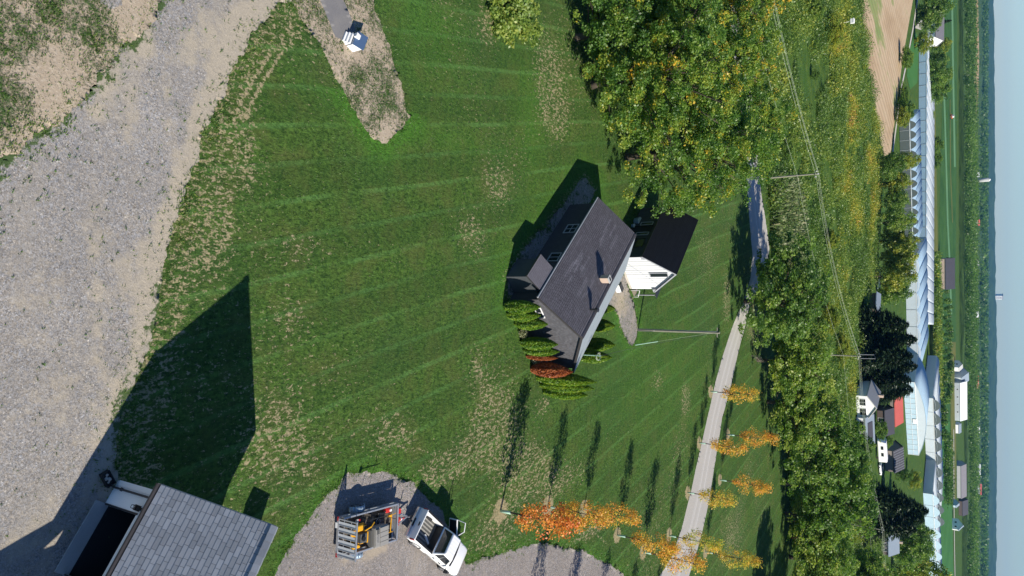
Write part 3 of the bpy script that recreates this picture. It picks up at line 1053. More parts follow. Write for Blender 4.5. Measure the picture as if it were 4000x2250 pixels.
# ------------------------------------------------------------------- the dark house
hs = thing('house', 'long dark house with shingle gable roof, small chimney and a porch roof beside the cedars', 'house')
HE, HR = 2.8, 5.0
hL = G(1356, 750, HE); hL.z = 0
hR = G(1443, 938, HE); hR.z = 0
hu = (hR - hL); hwid = hu.length; hu.normalize()       # across the gable
hv = Vector((-hu.y, hu.x, 0))                           # away along the ridge
HLEN = 12.6
hf = lambda x, y, z: hL + hu * x + hv * y + Vector((0, 0, z))
ov = .32
hw = MB()
hw.slab([hf(ov, .2, 0), hf(hwid - ov, .2, 0), hf(hwid - ov, .2, HE - .02), hf(hwid / 2, .2, HR - .18), hf(ov, .2, HE - .02)], hv * (HLEN - .4))
hw.build('wall', M['shingle_wall'], hs)
pitch_up_l = (hf(hwid / 2, 0, HR) - hf(0, 0, HE)).normalized()
pitch_up_r = (hf(hwid / 2, 0, HR) - hf(hwid, 0, HE)).normalized()
SL = (hf(hwid / 2, 0, HR) - hf(0, 0, HE)).length
nl = pitch_up_l.cross(hv) * -1
if nl.z < 0: nl = -nl
nr = pitch_up_r.cross(hv)
if nr.z < 0: nr = -nr
rf = MB()
dn = Vector((0, 0, -.14))
rf.hexa([hf(0, 0, HE) + dn, hf(hwid / 2, 0, HR) + dn, hf(hwid / 2, HLEN, HR) + dn, hf(0, HLEN, HE) + dn], [hf(0, 0, HE), hf(hwid / 2, 0, HR), hf(hwid / 2, HLEN, HR), hf(0, HLEN, HE)])
rf.hexa([hf(hwid / 2, 0, HR) + dn + hu * .002, hf(hwid, 0, HE) + dn, hf(hwid, HLEN, HE) + dn, hf(hwid / 2, HLEN, HR) + dn + hu * .002], [hf(hwid / 2, 0, HR) + hu * .002, hf(hwid, 0, HE), hf(hwid, HLEN, HE), hf(hwid / 2, HLEN, HR) + hu * .002])
roof_h = rf.build('roof', M['black_metal'], hs)
streaks = [(random.uniform(3, 11), random.uniform(.3, 3.6), random.uniform(.6, 2.0), random.uniform(.25, .6)) for _ in range(26)]


def house_tint(x, y, r):
    t = .42 + .34 * (r.random() - .5) + (.05 if y > 3 else 0)
    for sx, sy, L, k in streaks:
        if abs(y - sy) < .09 and abs(x - sx) < L / 2: t += k * r.uniform(.7, 1)
    if 4 < x < 9 and 1.2 < y < 2.3 and r.random() < .25: t -= .12
    return t


a, tl = shingles(hf(0, 0, HE), hv, pitch_up_l, nl, [(0, SL), (0, 0), (HLEN, 0), (HLEN, SL)], .16, .28, .34, .032, 8, house_tint)
tag(build_tinted(a, tl, 'roof_shingle', M['shingle_house'], roof_h), kind='stuff')
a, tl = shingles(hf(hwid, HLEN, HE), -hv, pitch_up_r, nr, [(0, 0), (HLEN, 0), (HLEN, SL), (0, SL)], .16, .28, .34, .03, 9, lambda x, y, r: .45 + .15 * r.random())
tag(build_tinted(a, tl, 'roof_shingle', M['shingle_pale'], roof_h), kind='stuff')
capm = MB()
capm.add([(0, -.15, -.065), (.26, -.15, -.05), (.26, 0, .045), (0, 0, .03), (.26, .15, -.05), (0, .15, -.065)], [(0, 1, 2, 3), (3, 2, 4, 5)])
capm = capm.mesh('ridge_cap', M['shingle_house'])
RMh = Matrix((hv, -hu, Vector((0, 0, 1)))).transposed().to_4x4()
for i in range(int(HLEN / .25)):
    o = link('ridge_cap', capm, roof_h)
    o.matrix_world = Matrix.Translation(hf(hwid / 2, i * .25, HR + .035 + .003 * (i % 2))) @ RMh
g = MB()
g.hexa([hf(-.12, 0, HE - .14), hf(-.004, 0, HE - .14), hf(-.004, HLEN, HE - .14), hf(-.12, HLEN, HE - .14)], [hf(-.13, 0, HE - .03), hf(-.004, 0, HE - .03), hf(-.004, HLEN, HE - .03), hf(-.13, HLEN, HE - .03)])
g.build('gutter', M['grey_trim'], hs)
bb = MB()
bb.slab([hf(0, -.03, HE + .02), hf(hwid / 2, -.03, HR + .02), hf(hwid / 2, -.03, HR - .2), hf(0, -.03, HE - .2)], hv * .026)
bb.slab([hf(hwid / 2 + .003, -.03, HR + .02), hf(hwid, -.03, HE + .02), hf(hwid, -.03, HE - .2), hf(hwid / 2 + .003, -.03, HR - .2)], hv * .026)
bb.build('barge_board', M['gutter'], hs)
# shingle cladding of the gable end
a, tl = shingles(hf(ov, .19, 0), hu, Vector((0, 0, 1)), -hv, [(0, 0), (hwid - 2 * ov, 0), (hwid - 2 * ov, HE - .05), (hwid / 2 - ov, HR - .22), (0, HE - .05)], .16, .14, .30, .014, 10,
                 lambda x, y, r: .35 + .35 * r.random() + (.25 if r.random() < .06 else 0) - (.3 if r.random() < .02 else 0))
tag(build_tinted(a, tl, 'wall_shingles', M['shingle_wall'], hs), kind='stuff')


def window(parent, f, x, z, w, h, out, mat_f, mat_g=None, bars=(1, 1), t=.06, name='window'):
    """f(x,o,z): point on the wall, o metres out of it"""
    m = MB()
    b = .07
    for x0, x1, z0, z1 in ((x - b, x + w + b, z - b, z), (x - b, x + w + b, z + h, z + h + b), (x - b, x, z, z + h), (x + w, x + w + b, z, z + h)):
        m.hexa([f(x0, 0, z0), f(x1, 0, z0), f(x1, 0, z1), f(x0, 0, z1)], [f(x0, t, z0), f(x1, t, z0), f(x1, t, z1), f(x0, t, z1)])
    for i in range(1, bars[0] + 1 - 0):
        if bars[0] > 1 and i < bars[0]:
            xx = x + w * i / bars[0]
            m.hexa([f(xx - .02, .012, z), f(xx + .02, .012, z), f(xx + .02, .012, z + h), f(xx - .02, .012, z + h)], [f(xx - .02, t * .8, z), f(xx + .02, t * .8, z), f(xx + .02, t * .8, z + h), f(xx - .02, t * .8, z + h)])
    for i in range(1, bars[1]):
        zz = z + h * i / bars[1]
        m.hexa([f(x, .014, zz - .02), f(x + w, .014, zz - .02), f(x + w, .014, zz + .02), f(x, .014, zz + .02)], [f(x, t * .75, zz - .02), f(x + w, t * .75, zz - .02), f(x + w, t * .75, zz + .02), f(x, t * .75, zz + .02)])
    o = m.build(name, mat_f, parent)
    MB().hexa([f(x, .003, z), f(x + w, .003, z), f(x + w, .003, z + h), f(x, .003, z + h)], [f(x, .010, z), f(x + w, .010, z), f(x + w, .010, z + h), f(x, .010, z + h)]).build('pane', mat_g or M['glass'], o)
    return o


wall_l = lambda x, o, z: hf(ov - o, x, z)
window(hs, wall_l, 8.35, 1.15, 1.0, .95, .06, M['grey_trim'], None, (2, 2))  # frames on this shaded wall dimmed to grey in the colour, not white
window(hs, wall_l, 4.7, 1.25, .9, .85, .06, M['grey_trim'], None, (2, 1))
window(hs, lambda x, o, z: hf(x, .17 - o, z), 1.15, 1.35, .9, 1.0, .06, M['white'], None, (2, 2))
# porch: small gable roofed entry on the near side
pw = MB()
py0, py1, pxo = .7, 3.2, -1.55
pw.hexa([hf(pxo + .25, py0 + .2, 0), hf(ov - .005, py0 + .2, 0), hf(ov - .005, py1 - .2, 0), hf(pxo + .25, py1 - .2, 0)], [hf(pxo + .25, py0 + .2, 2.15), hf(ov - .005, py0 + .2, 2.15), hf(ov - .005, py1 - .2, 2.15), hf(pxo + .25, py1 - .2, 2.15)])
porch = pw.build('porch', M['wood_dark'], hs)
pr = MB()
pr.hexa([hf(pxo, py0, 1.95), hf(-.16, py0, 2.5), hf(-.16, py1, 2.5), hf(pxo, py1, 1.95)], [hf(pxo, py0, 2.08), hf(-.16, py0, 2.63), hf(-.16, py1, 2.63), hf(pxo, py1, 2.08)])
pr.build('porch_roof', M['black_metal'], porch)
upp = (hf(-.16, 0, 2.63) - hf(pxo, 0, 2.08)); lpp = upp.length; upp.normalize()
npp = hv.cross(upp)
if npp.z < 0: npp = -npp
a, tl = shingles(hf(pxo, py0, 2.08), hv, upp, npp, [(0, lpp), (0, 0), (py1 - py0, 0), (py1 - py0, lpp)], .15, .28, .34, .016, 12, lambda x, y, r: .75 + .2 * r.random())
tag(build_tinted(a, tl, 'porch_shingle', M['shingle_house'], porch), kind='stuff')
# chimney near the ridge and a round roof vent
ch = G(1524, 702, 5.0)
cm = MB().box((ch.x, ch.y, 4.95), (.5, .42, .7), math.atan2(hu.y, hu.x))
cho = cm.build('chimney', M['brick'], roof_h, bevel=.01)
MB().box((ch.x, ch.y, 5.33), (.56, .48, .06), math.atan2(hu.y, hu.x)).build('chimney_cap', M['concrete'], cho)
MB().box((ch.x, ch.y, 5.38), (.3, .14, .05), math.atan2(hu.y, hu.x)).build('flue', M['black'], cho)
vt = G(1485, 779, 4.75)
vm = MB().cyl((vt.x, vt.y, 4.95), .09, .6, 10).cyl((vt.x, vt.y, 5.3), .17, .22, 12).cyl((vt.x, vt.y, 5.45), .20, .06, 12, r2=.04)
vm.build('roof_vent', M['black_metal'], roof_h)

# service mast beside the house, with a coil of cable
msp = hf(hwid + .12, 2.1, 0)
mt = thing('service_mast', 'slim pale pole with a coil of cable beside the house roof', 'pole', msp)
MB().bar((0, 0, 0), (0, 0, 4.35), .035, 8).build('mast', M['mint'], mt)
co = MB()
for k in range(3):
    co.path([Vector((.16 + .30 * math.cos(t) - .1, .3 * math.sin(t), 4.1 + .03 * k + .06 * math.sin(2 * t + k))) for t in np.linspace(0, 2 * math.pi, 22)], .014, 4)
co.build('cable_coil', M['wire'], mt)

# ------------------------------------------------------------------- the white annex with black roof
an = thing('annex', 'small steep roofed house with white board gable and black shingle roof', 'house')
AE, AR = 2.7, 5.5
aL = G(1615, 646, AE); aL.z = 0
aR = G(1648, 735, AE); aR.z = 0
au = aR - aL; aw = au.length; au.normalize()
av = Vector((-au.y, au.x, 0))
ALEN = 8.2
af = lambda x, y, z: aL + au * x + av * y + Vector((0, 0, z))
ao = .22
aslope = (AR - AE) / (aw / 2)
m = MB()
m.slab([af(ao, .28, 0), af(aw - ao, .28, 0), af(aw - ao, .28, AE + .1), af(aw / 2, .28, AR - .12), af(ao, .28, AE + .1)], av * (ALEN - .5))
m.build('wall', M['wood_dark'], an)
nb_ = 15
bw = (aw - 2 * ao) / nb_
for i in range(nb_):
    x0, x1 = ao + i * bw + .016, ao + (i + 1) * bw - .016
    top = lambda x: AE + .02 + (min(x, aw - x)) * aslope - .14
    pts = [af(x0, .265, .25), af(x1, .265, .25), af(x1, .265, top(x1))]
    if x0 < aw / 2 < x1: pts.append(af(aw / 2, .265, top(aw / 2)))
    pts.append(af(x0, .265, top(x0)))
    MB().slab(pts, av * -(.045 if i % 2 else .055)).build('siding_board', M['white_board'], an)
MB().hexa([af(ao, .24, 0), af(aw - ao, .24, 0), af(aw - ao, .275, 0), af(ao, .275, 0)], [af(ao, .24, .25), af(aw - ao, .24, .25), af(aw - ao, .275, .25), af(ao, .275, .25)]).build('plinth', M['stone'], an)
window(an, lambda x, o, z: af(x, .208 - o, z), aw / 2 - .02, 2.75, .42, 1.75, .05, M['grey_trim'])
up_l = (af(aw / 2, 0, AR) - af(0, 0, AE)); asl = up_l.length; up_l.normalize()
up_r = (af(aw / 2, 0, AR) - af(aw, 0, AE)).normalized()
n_l = av.cross(up_l); n_l = -n_l if n_l.z < 0 else n_l
n_r = av.cross(up_r); n_r = -n_r if n_r.z < 0 else n_r
rf = MB()
rf.hexa([af(0, 0, AE) + dn, af(aw / 2, 0, AR) + dn, af(aw / 2, ALEN, AR) + dn, af(0, ALEN, AE) + dn], [af(0, 0, AE), af(aw / 2, 0, AR), af(aw / 2, ALEN, AR), af(0, ALEN, AE)])
rf.hexa([af(aw / 2 + .003, 0, AR) + dn, af(aw, 0, AE) + dn, af(aw, ALEN, AE) + dn, af(aw / 2 + .003, ALEN, AR) + dn], [af(aw / 2 + .003, 0, AR), af(aw, 0, AE), af(aw, ALEN, AE), af(aw / 2 + .003, ALEN, AR)])
aro = rf.build('roof', M['black_metal'], an)
a, tl = shingles(af(0, 0, AE), av, up_l, n_l, [(0, asl), (0, 0), (ALEN, 0), (ALEN, asl)], .15, 1.2, 2.2, .04, 13, lambda x, y, r: .4 + .3 * r.random())
tag(build_tinted(a, tl, 'roof_courses', M['shingle_black'], aro), kind='stuff')
a, tl = shingles(af(aw, ALEN, AE), -av, up_r, n_r, [(0, 0), (ALEN, 0), (ALEN, asl), (0, asl)], .15, 1.2, 2.2, .04, 14, lambda x, y, r: .4 + .3 * r.random())
tag(build_tinted(a, tl, 'roof_courses', M['shingle_black'], aro), kind='stuff')
bb = MB()
bb.slab([af(0, -.035, AE + .03), af(aw / 2, -.035, AR + .03), af(aw / 2, -.035, AR - .16), af(0, -.035, AE - .16)], av * .03)
bb.slab([af(aw / 2 + .004, -.035, AR + .03), af(aw, -.035, AE + .03), af(aw, -.035, AE - .16), af(aw / 2 + .004, -.035, AR - .16)], av * .03)
bb.build('barge_board', M['grey_trim'], an)
for x in (0.02, aw - .36):
    MB().slab([af(x, -.02, AE - .17), af(x + .34, -.02, AE - .17), af(x + .34, -.02, AE + .18) if x < 1 else af(x, -.02, AE + .18)], av * .25).build('cornice_return', M['grey_trim'], an)
# shaded long wall: dark cladding boards, door group, window
nbl = 20
for i in range(nbl):
    y0 = .34 + i * (ALEN - .7) / nbl
    y1 = y0 + (ALEN - .7) / nbl - .02
    MB().hexa([af(ao - .03, y0, .05), af(ao - .004, y0, .05), af(ao - .004, y1, .05), af(ao - .03, y1, .05)], [af(ao - .03, y0, 2.62), af(ao - .004, y0, 2.62), af(ao - .004, y1, 2.62), af(ao - .03, y1, 2.62)]).build('cladding_board', M['wood_dark'], an)
wal = lambda x, o, z: af(ao - .032 - o, x, z)
window(an, wal, 1.7, .9, 1.2, 1.2, .05, M['black'], M['glass'])
dr = window(an, wal, 4.0, .25, .9, 2.0, .05, M['black'], M['dark'], name='door')
window(an, wal, 3.55, .9, .3, 1.2, .05, M['grey_trim'], M['glass'])
window(an, wal, 5.1, .9, .35, 1.2, .05, M['grey_trim'], M['glass'])
# lean-to porch on the sunny side
pc = MB()
for y in (1.0, 3.6):
    pc.bar(af(aw + 1.35, y, 0), af(aw + 1.35, y, 2.1), .06, 6)
pc.bar(af(aw + 1.35, .8, 2.14), af(aw + 1.35, 3.8, 2.14), .06, 6)
pco = pc.build('porch_posts', M['grey_trim'], an)
MB().hexa([af(aw - .1, .7, 2.36), af(aw + 1.55, .7, 2.16), af(aw + 1.55, 3.9, 2.16), af(aw - .1, 3.9, 2.36)], [af(aw - .1, .7, 2.42), af(aw + 1.55, .7, 2.23), af(aw + 1.55, 3.9, 2.23), af(aw - .1, 3.9, 2.42)]).build('porch_roof', M['black_metal'], an)
st = MB()
for k in range(3):
    st.hexa([af(aw + .05 + .3 * k, .4, 0), af(aw + .32 + .3 * k, .4, 0), af(aw + .32 + .3 * k, 1.0, 0), af(aw + .05 + .3 * k, 1.0, 0)], [af(aw + .05 + .3 * k, .4, .5 - .16 * k), af(aw + .32 + .3 * k, .4, .5 - .16 * k), af(aw + .32 + .3 * k, 1.0, .5 - .16 * k), af(aw + .05 + .3 * k, 1.0, .5 - .16 * k)])
st.build('steps', M['wood'], an)
rl = MB()
rl.bar(af(aw + .1, .33, .95), af(aw + 1.0, .33, .5), .03, 5).bar(af(aw + .1, .33, 0), af(aw + .1, .33, .95), .03, 5).bar(af(aw + 1.0, .33, 0), af(aw + 1.0, .33, .5), .03, 5)
rl.build('handrail', M['white'], an)

# white chest with a dark lid on the garden path
bx = thing('storage_chest', 'low white chest with a dark sloping lid on the gravel between the two houses', 'chest', G(1549, 722), RAD(40))
MB().box((0, 0, .3), (.9, .55, .56)).build('body', M['white'], bx, bevel=.02)
MB().hexa([(-.46, -.29, .585), (.46, -.29, .585), (.46, .29, .585), (-.46, .29, .585)], [(-.42, -.26, .68), (.42, -.26, .68), (.42, .26, .64), (-.42, .26, .64)]).build('lid', M['black'], bx)
for i in range(2):
    MB().box((-.5 + i * 1.0, -.05, .18), (.08, .3, .3)).build('side_shelf', M['white'], bx)
for i, (x, y, sx, lab) in enumerate([(1597, 557, .8, 'larger of two pale blue tubs by the shaded annex door'), (1589, 568, .4, 'smaller of two pale blue tubs by the shaded annex door')]):
    p = G(x, y)
    tb = thing('tub', lab, 'tub', p, RAD(30))
    m = MB().cyl((0, 0, sx * .35), sx * .42, sx * .7, 14, r2=sx * .5)
    m.build('body', M['fender'], tb)
    MB().cyl((0, 0, sx * .72), sx * .53, .05, 14).build('rim', M['white'], tb)

# white cabinet with blue panel at the end of the asphalt strip
kb = thing('utility_cabinet', 'small white stepped cabinet with a blue sloping panel at the end of the asphalt strip', 'cabinet', G(880, 104), RAD(-24))
MB().hexa([(-.42, -.1, 0), (.42, -.1, 0), (.42, .42, 0), (-.42, .42, 0)], [(-.42, -.1, .55), (.42, -.1, .55), (.42, .42, .78), (-.42, .42, .78)]).build('body', M['white'], kb, bevel=.015)
MB().hexa([(-.46, -.16, .555), (.46, -.16, .555), (.46, .46, .80), (-.46, .46, .80)], [(-.46, -.16, .60), (.46, -.16, .60), (.46, .46, .845), (-.46, .46, .845)]).build('panel', M['blue_panel'], kb)
for k, (z, y) in enumerate([(.40, -.22), (.26, -.34), (.12, -.46)]):
    MB().box((.05, y, z / 2), (.70 - .04 * k, .11, z)).build('step', M['white'], kb, bevel=.01)
MB().box((-.12, -.10, .66), (.28, .30, .2)).build('top_box', M['white'], kb, bevel=.02)

# =================================================================== VEHICLES
def ring_wheel(parent, c, r, w, side, spokes=6):
    """wheel with its axle along local y; side = -1 or 1 is the outer face"""
    wo = link('wheel', MB().cyl(c, r * .62, w * .7, 20, 'Y').mesh('wheel', M['black'], True), parent)
    ty = MB()
    n = 28
    prof = [(r * .64, -w / 2), (r * .94, -w / 2), (r, -w * .32), (r, w * .32), (r * .94, w / 2), (r * .64, w / 2)]
    vs, fs = [], []
    for i in range(n):
        t = 2 * math.pi * i / n
        for rr, yy in prof: vs.append((c[0] + rr * math.cos(t), c[1] + yy, c[2] + rr * math.sin(t)))
    k = len(prof)
    for i in range(n):
        for j in range(k):
            fs.append((i * k + j, i * k + (j + 1) % k, ((i + 1) % n) * k + (j + 1) % k, ((i + 1) % n) * k + j))
    ty.add(vs, fs)
    ty.build('tyre', M['tyre'], wo, True)
    rm = MB()
    yo = c[1] + side * w * .42
    for i in range(spokes):
        t = 2 * math.pi * i / spokes
        rm.bar((c[0], yo, c[2]), (c[0] + r * .62 * math.cos(t), yo + side * .01, c[2] + r * .62 * math.sin(t)), .055, 4, .035)
    rm.cyl((c[0], yo, c[2]), .085, .05, 12, 'Y')
    for i in range(24):
        t, t2 = 2 * math.pi * i / 24, 2 * math.pi * (i + 1) / 24
        rm.bar((c[0] + r * .62 * math.cos(t), yo, c[2] + r * .62 * math.sin(t)), (c[0] + r * .62 * math.cos(t2), yo, c[2] + r * .62 * math.sin(t2)), .022, 4)
    rm.build('rim', M['rim'], wo)
    return wo


rw, fw = G(1029, 1360), G(1104.6, 1426)
th = (fw - rw).normalized()
tl_ = Vector((-th.y, th.x, 0))
tmid = (rw + fw) / 2 + tl_ * .86
truck = thing('pickup_truck', 'white pickup truck with an open dark bed and its far front door swung open', 'pickup truck', tmid, math.atan2(th.y, th.x))
WB = 3.68
# body sides as one lower shell: profile rings along x  (x, half width, z bottom, z top)
hood = MB()


def loft(secs, closed=True):
    """secs: list of lists of points with the same count"""
    m = MB()
    n = len(secs[0])
    vs = [p for s in secs for p in s]
    fs = []
    for i in range(len(secs) - 1):
        for j in range(n):
            fs.append((i * n + j, i * n + (j + 1) % n, (i + 1) * n + (j + 1) % n, (i + 1) * n + j))
    fs.append(tuple(range(n - 1, -1, -1)))
    fs.append(tuple(range((len(secs) - 1) * n, len(secs) * n)))
    return m.add(vs, fs)


def sec(x, hw, zb, zt, tuck=.06, top_in=.08):
    return [(x, -hw + tuck, zb), (x, -hw, zb + .25), (x, -hw, zt - .22), (x, -hw + top_in, zt - .03), (x, -hw + top_in * 2.2, zt), (x, hw - top_in * 2.2, zt), (x, hw - top_in, zt - .03), (x, hw, zt - .22), (x, hw, zb + .25), (x, hw - tuck, zb)]


# hood and front wings
loft([sec(1.02, 1.0, .42, 1.18), sec(1.5, 1.0, .42, 1.19), sec(2.2, .99, .42, 1.15), sec(2.62, .96, .42, 1.08), sec(2.80, .88, .45, .98, .06, .1)]).build('hood', M['truck_white'], truck, True, .0).data
body_o = loft([sec(-.72, 1.0, .42, 1.16), sec(.2, 1.01, .42, 1.16), sec(1.018, 1.0, .42, 1.18)]).build('cab_body', M['truck_white'], truck, True)
# cab greenhouse (roof)
gh = []
for x, hwb, zt, hwt in ((-.70, .93, 0, 0),):
    pass
zr = 1.93
base_z = 1.15
pts_b = [(-.70, .90), (1.22, .93)]
vsb = [(-.70, -.92, base_z), (1.28, -.93, base_z), (1.28, .93, base_z), (-.70, .92, base_z)]
vst = [(-.52, -.70, zr - .03), (.42, -.72, zr - .03), (.42, .72, zr - .03), (-.52, .70, zr - .03)]
m = MB().hexa([Vector(p) for p in vsb], [Vector(p) for p in vst])
m.build('cab_upper', M['truck_white'], truck, bevel=.05)
rfm = MB()
rfm.hexa([(-.53, -.69, zr - .04), (.44, -.71, zr - .04), (.44, .71, zr - .04), (-.53, .69, zr - .04)], [(-.48, -.62, zr + .02), (.36, -.64, zr + .02), (.36, .64, zr + .02), (-.48, .62, zr + .02)])
roof_t = rfm.build('roof', M['truck_white'], truck, bevel=.025)
for y in (-.42, -.21, 0, .21, .42):
    MB().box((-.06, y, zr + .024), (.74, .05, .016)).build('roof_rib', M['truck_white'], roof_t, bevel=.006)
# windows, just proud of the cab
def pane(name, pts, off, mat='glass'):
    pts = [Vector(p) for p in pts]
    nrm = (pts[1] - pts[0]).cross(pts[2] - pts[0]).normalized()
    if nrm.dot(off) < 0: nrm = -nrm
    MB().slab([p + nrm * .006 for p in pts], nrm * .012).build(name, M[mat], truck)
L3 = lambda a, b, t: Vector(a).lerp(Vector(b), t)
def face_pane(name, A, B, C, D, u0, u1, v0, v1, off):
    """A,B bottom, C,D top (A under D)"""
    q = lambda u, v: L3(L3(A, B, u), L3(D, C, u), v)
    pane(name, [q(u0, v0), q(u1, v0), q(u1, v1), q(u0, v1)], Vector(off))
face_pane('rear_window', vsb[3], vsb[0], vst[0], vst[3], .06, .94, .10, .92, (-1, 0, .3))
face_pane('windscreen', vsb[1], vsb[2], vst[2], vst[1], .06, .94, .08, .93, (1, 0, .5))
face_pane('side_window', vsb[0], vsb[1], vst[1], vst[0], .06, .33, .12, .86, (0, -1, .2))
face_pane('side_window', vsb[0], vsb[1], vst[1], vst[0], .36, .86, .12, .86, (0, -1, .2))
face_pane('side_window', vsb[3], vsb[2], vst[2], vst[3], .06, .33, .12, .86, (0, 1, .2))
wpm = MB().path([(1.34, -.80, 1.21), (1.40, -.4, 1.215), (1.43, 0, 1.22), (1.40, .4, 1.215), (1.34, .80, 1.21)], .05, 6)
wpm.build('cowl', M['black'], truck)
# bed: two sides, front panel, tailgate, ribbed floor
for s in (-1, 1):
    b = loft([[(x, s * 1.0, .48), (x, s * 1.01, .75), (x, s * 1.0, 1.10), (x, s * .96, 1.165), (x, s * .86, 1.165), (x, s * .84, 1.10), (x, s * .84, .60)] for x in (-2.86, -2.0, -.75)])
    b.build('bed_side', M['truck_white'], truck, False)
    MB().box((-1.8, s * .91, 1.178), (2.05, .12, .022)).build('bed_rail', M['black'], truck)
MB().box((-.80, 0, .88), (.05, 1.66, .55)).build('bed_front', M['black'], truck)
MB().box((-1.8, 0, .60), (2.05, 1.66, .03)).build('bed_floor', M['box_dark'], truck)
for k in range(7):
    MB().box((-1.95, -.66 + k * .22, .625), (1.6, .085, .022)).build('bed_rib', M['box_grey'], truck)
MB().box((-1.25, -.30, .66), (.75, .1, .09), RAD(-22)).build('bed_strap', M['white'], truck)
tg = MB().box((-2.865, 0, .86), (.085, 1.90, .62)).build('tailgate', M['truck_white'], truck, bevel=.02)
MB().box((-2.915, 0, .98), (.02, .26, .09)).build('handle', M['black'], tg)
bmp = MB().box((-3.0, 0, .50), (.20, 1.92, .20)).build('rear_bumper', M['chrome'], truck, bevel=.03)
MB().box((-3.03, 0, .615), (.15, .5, .03)).build('step_pad', M['black'], bmp)
MB().box((2.86, 0, .56), (.16, 1.86, .30)).build('front_bumper', M['chrome'], truck, bevel=.04)
for s in (-1, 1):
    MB().box((-2.83, s * .985, .93), (.16, .07, .36)).build('taillight', M['red_lamp'], truck, bevel=.015)
    MB().box((2.74, s * .78, .84), (.14, .30, .20)).build('headlight', M['chrome'], truck, bevel=.03)
for x in (-WB / 2, WB / 2):
    for s in (-1, 1):
        ring_wheel(truck, (x, s * .86, .40), .40, .27, s)
        a = MB()
        for k in range(9):
            t0, t1 = math.pi * k / 9, math.pi * (k + 1) / 9
            a.hexa([(x + .50 * math.cos(t0), s * .93, .40 + .50 * math.sin(t0)), (x + .50 * math.cos(t1), s * .93, .40 + .50 * math.sin(t1)), (x + .42 * math.cos(t1), s * .93, .40 + .42 * math.sin(t1)), (x + .42 * math.cos(t0), s * .93, .40 + .42 * math.sin(t0))],
                   [(x + .50 * math.cos(t0), s * 1.025, .40 + .50 * math.sin(t0)), (x + .50 * math.cos(t1), s * 1.025, .40 + .50 * math.sin(t1)), (x + .42 * math.cos(t1), s * 1.025, .40 + .42 * math.sin(t1)), (x + .42 * math.cos(t0), s * 1.025, .40 + .42 * math.sin(t0))])
        a.build('wheel_arch', M['black'], truck)
for x in (.52, -.22):
    MB().box((x, -1.02, .98), (.20, .03, .05)).build('handle', M['black_metal'], truck)
MB().box((-.30, -1.014, .78), (.012, .008, .62)).build('door_gap', M['black'], truck)
mir = MB().bar((1.12, -.98, 1.18), (1.10, -1.18, 1.22), .03, 5)
mir.box((1.08, -1.26, 1.27), (.12, .22, .26)).build('mirror', M['black'], truck, bevel=.02)
# open driver door on the far side, hinged at its front edge
dr_h = Vector((.95, 1.0, 0))
ang = RAD(128)
dd = Vector((math.cos(ang) * 1, math.sin(ang) * 1, 0))      # from hinge along the open door
dv = lambda u, z, o=0.0: dr_h + dd * u + Vector((-dd.y, dd.x, 0)) * o + Vector((0, 0, z))
dm_ = MB().hexa([dv(.02, .48, 0), dv(1.12, .48, 0), dv(1.12, .48, .10), dv(.02, .48, .10)], [dv(.02, 1.14, 0), dv(1.12, 1.14, 0), dv(1.12, 1.14, .10), dv(.02, 1.14, .10)])
door = dm_.build('door', M['truck_white'], truck, bevel=.02)
MB().path([dv(.04, 1.14, .05), dv(.42, 1.70, .03), dv(1.0, 1.78, .03), dv(1.10, 1.14, .05)], .032, 5).build('window_frame', M['truck_white'], door)
MB().hexa([dv(.08, .55, .101), dv(1.06, .55, .101), dv(1.06, .55, .13), dv(.08, .55, .13)], [dv(.08, 1.1, .101), dv(1.06, 1.1, .101), dv(1.06, 1.1, .13), dv(.08, 1.1, .13)]).build('door_card', M['black'], door)
dmx = MB().box(dv(.18, 1.24, -.13), (.12, .24, .24), ang).build('mirror', M['black'], door)
MB().hexa([(0.0, .60, .5), (.92, .60, .5), (.92, 1.012, .5), (0.0, 1.012, .5)], [(0.0, .60, 1.13), (.92, .60, 1.13), (.92, 1.012, 1.13), (0.0, 1.012, 1.13)]).build('cabin_interior', M['black'], truck)
an_ = MB().bar((1.7, .78, 1.1), (1.62, .80, 1.75), .007, 4)
an_.build('aerial', M['black'], truck)
hb = MB().box((-3.15, 0, .45), (.4, .10, .08)).cyl((-3.3, 0, .52), .035, .1, 8)
hb.build('tow_hitch', M['black_metal'], truck)

# ------------------------------------------------------------------- the trailer
RL, RR = G(851, 1304, .45), G(848, 1396, .45)
FL, FR = G(1000, 1269.5, .85), G(998, 1356, .85)
tx = ((FL + FR) / 2 - (RL + RR) / 2); tx.z = 0
tlen = tx.length
tx.normalize()
ty = Vector((-tx.y, tx.x, 0))
tm = ((FL + FR) / 2 + (RL + RR) / 2) / 2
tm.z = 0
TW = 2.08
trl = thing('utility_trailer', 'open utility trailer with upright slatted ramp and aluminium sides, loaded with mowing gear', 'trailer', tm, math.atan2(tx.y, tx.x))
hl = tlen / 2
DZ = .50
nd = 9
for k in range(nd):
    y = -TW / 2 + .06 + (k + .5) * (TW - .12) / nd
    MB().box((0, y, DZ - .02), (tlen - .1, (TW - .12) / nd - .014, .045)).build('deck_plank', M['deck'], trl)
MB().box((0, -TW / 2, DZ - .06), (tlen, .08, .12)).box((0, TW / 2, DZ - .06), (tlen, .08, .12)).box((hl, 0, DZ - .06), (.08, TW - .08, .12)).box((-hl, 0, DZ - .06), (.08, TW - .08, .12)).box((-.6, 0, DZ - .1), (.08, TW - .09, .1)).box((.6, 0, DZ - .1), (.08, TW - .09, .1)).build('frame', M['alu'], trl)
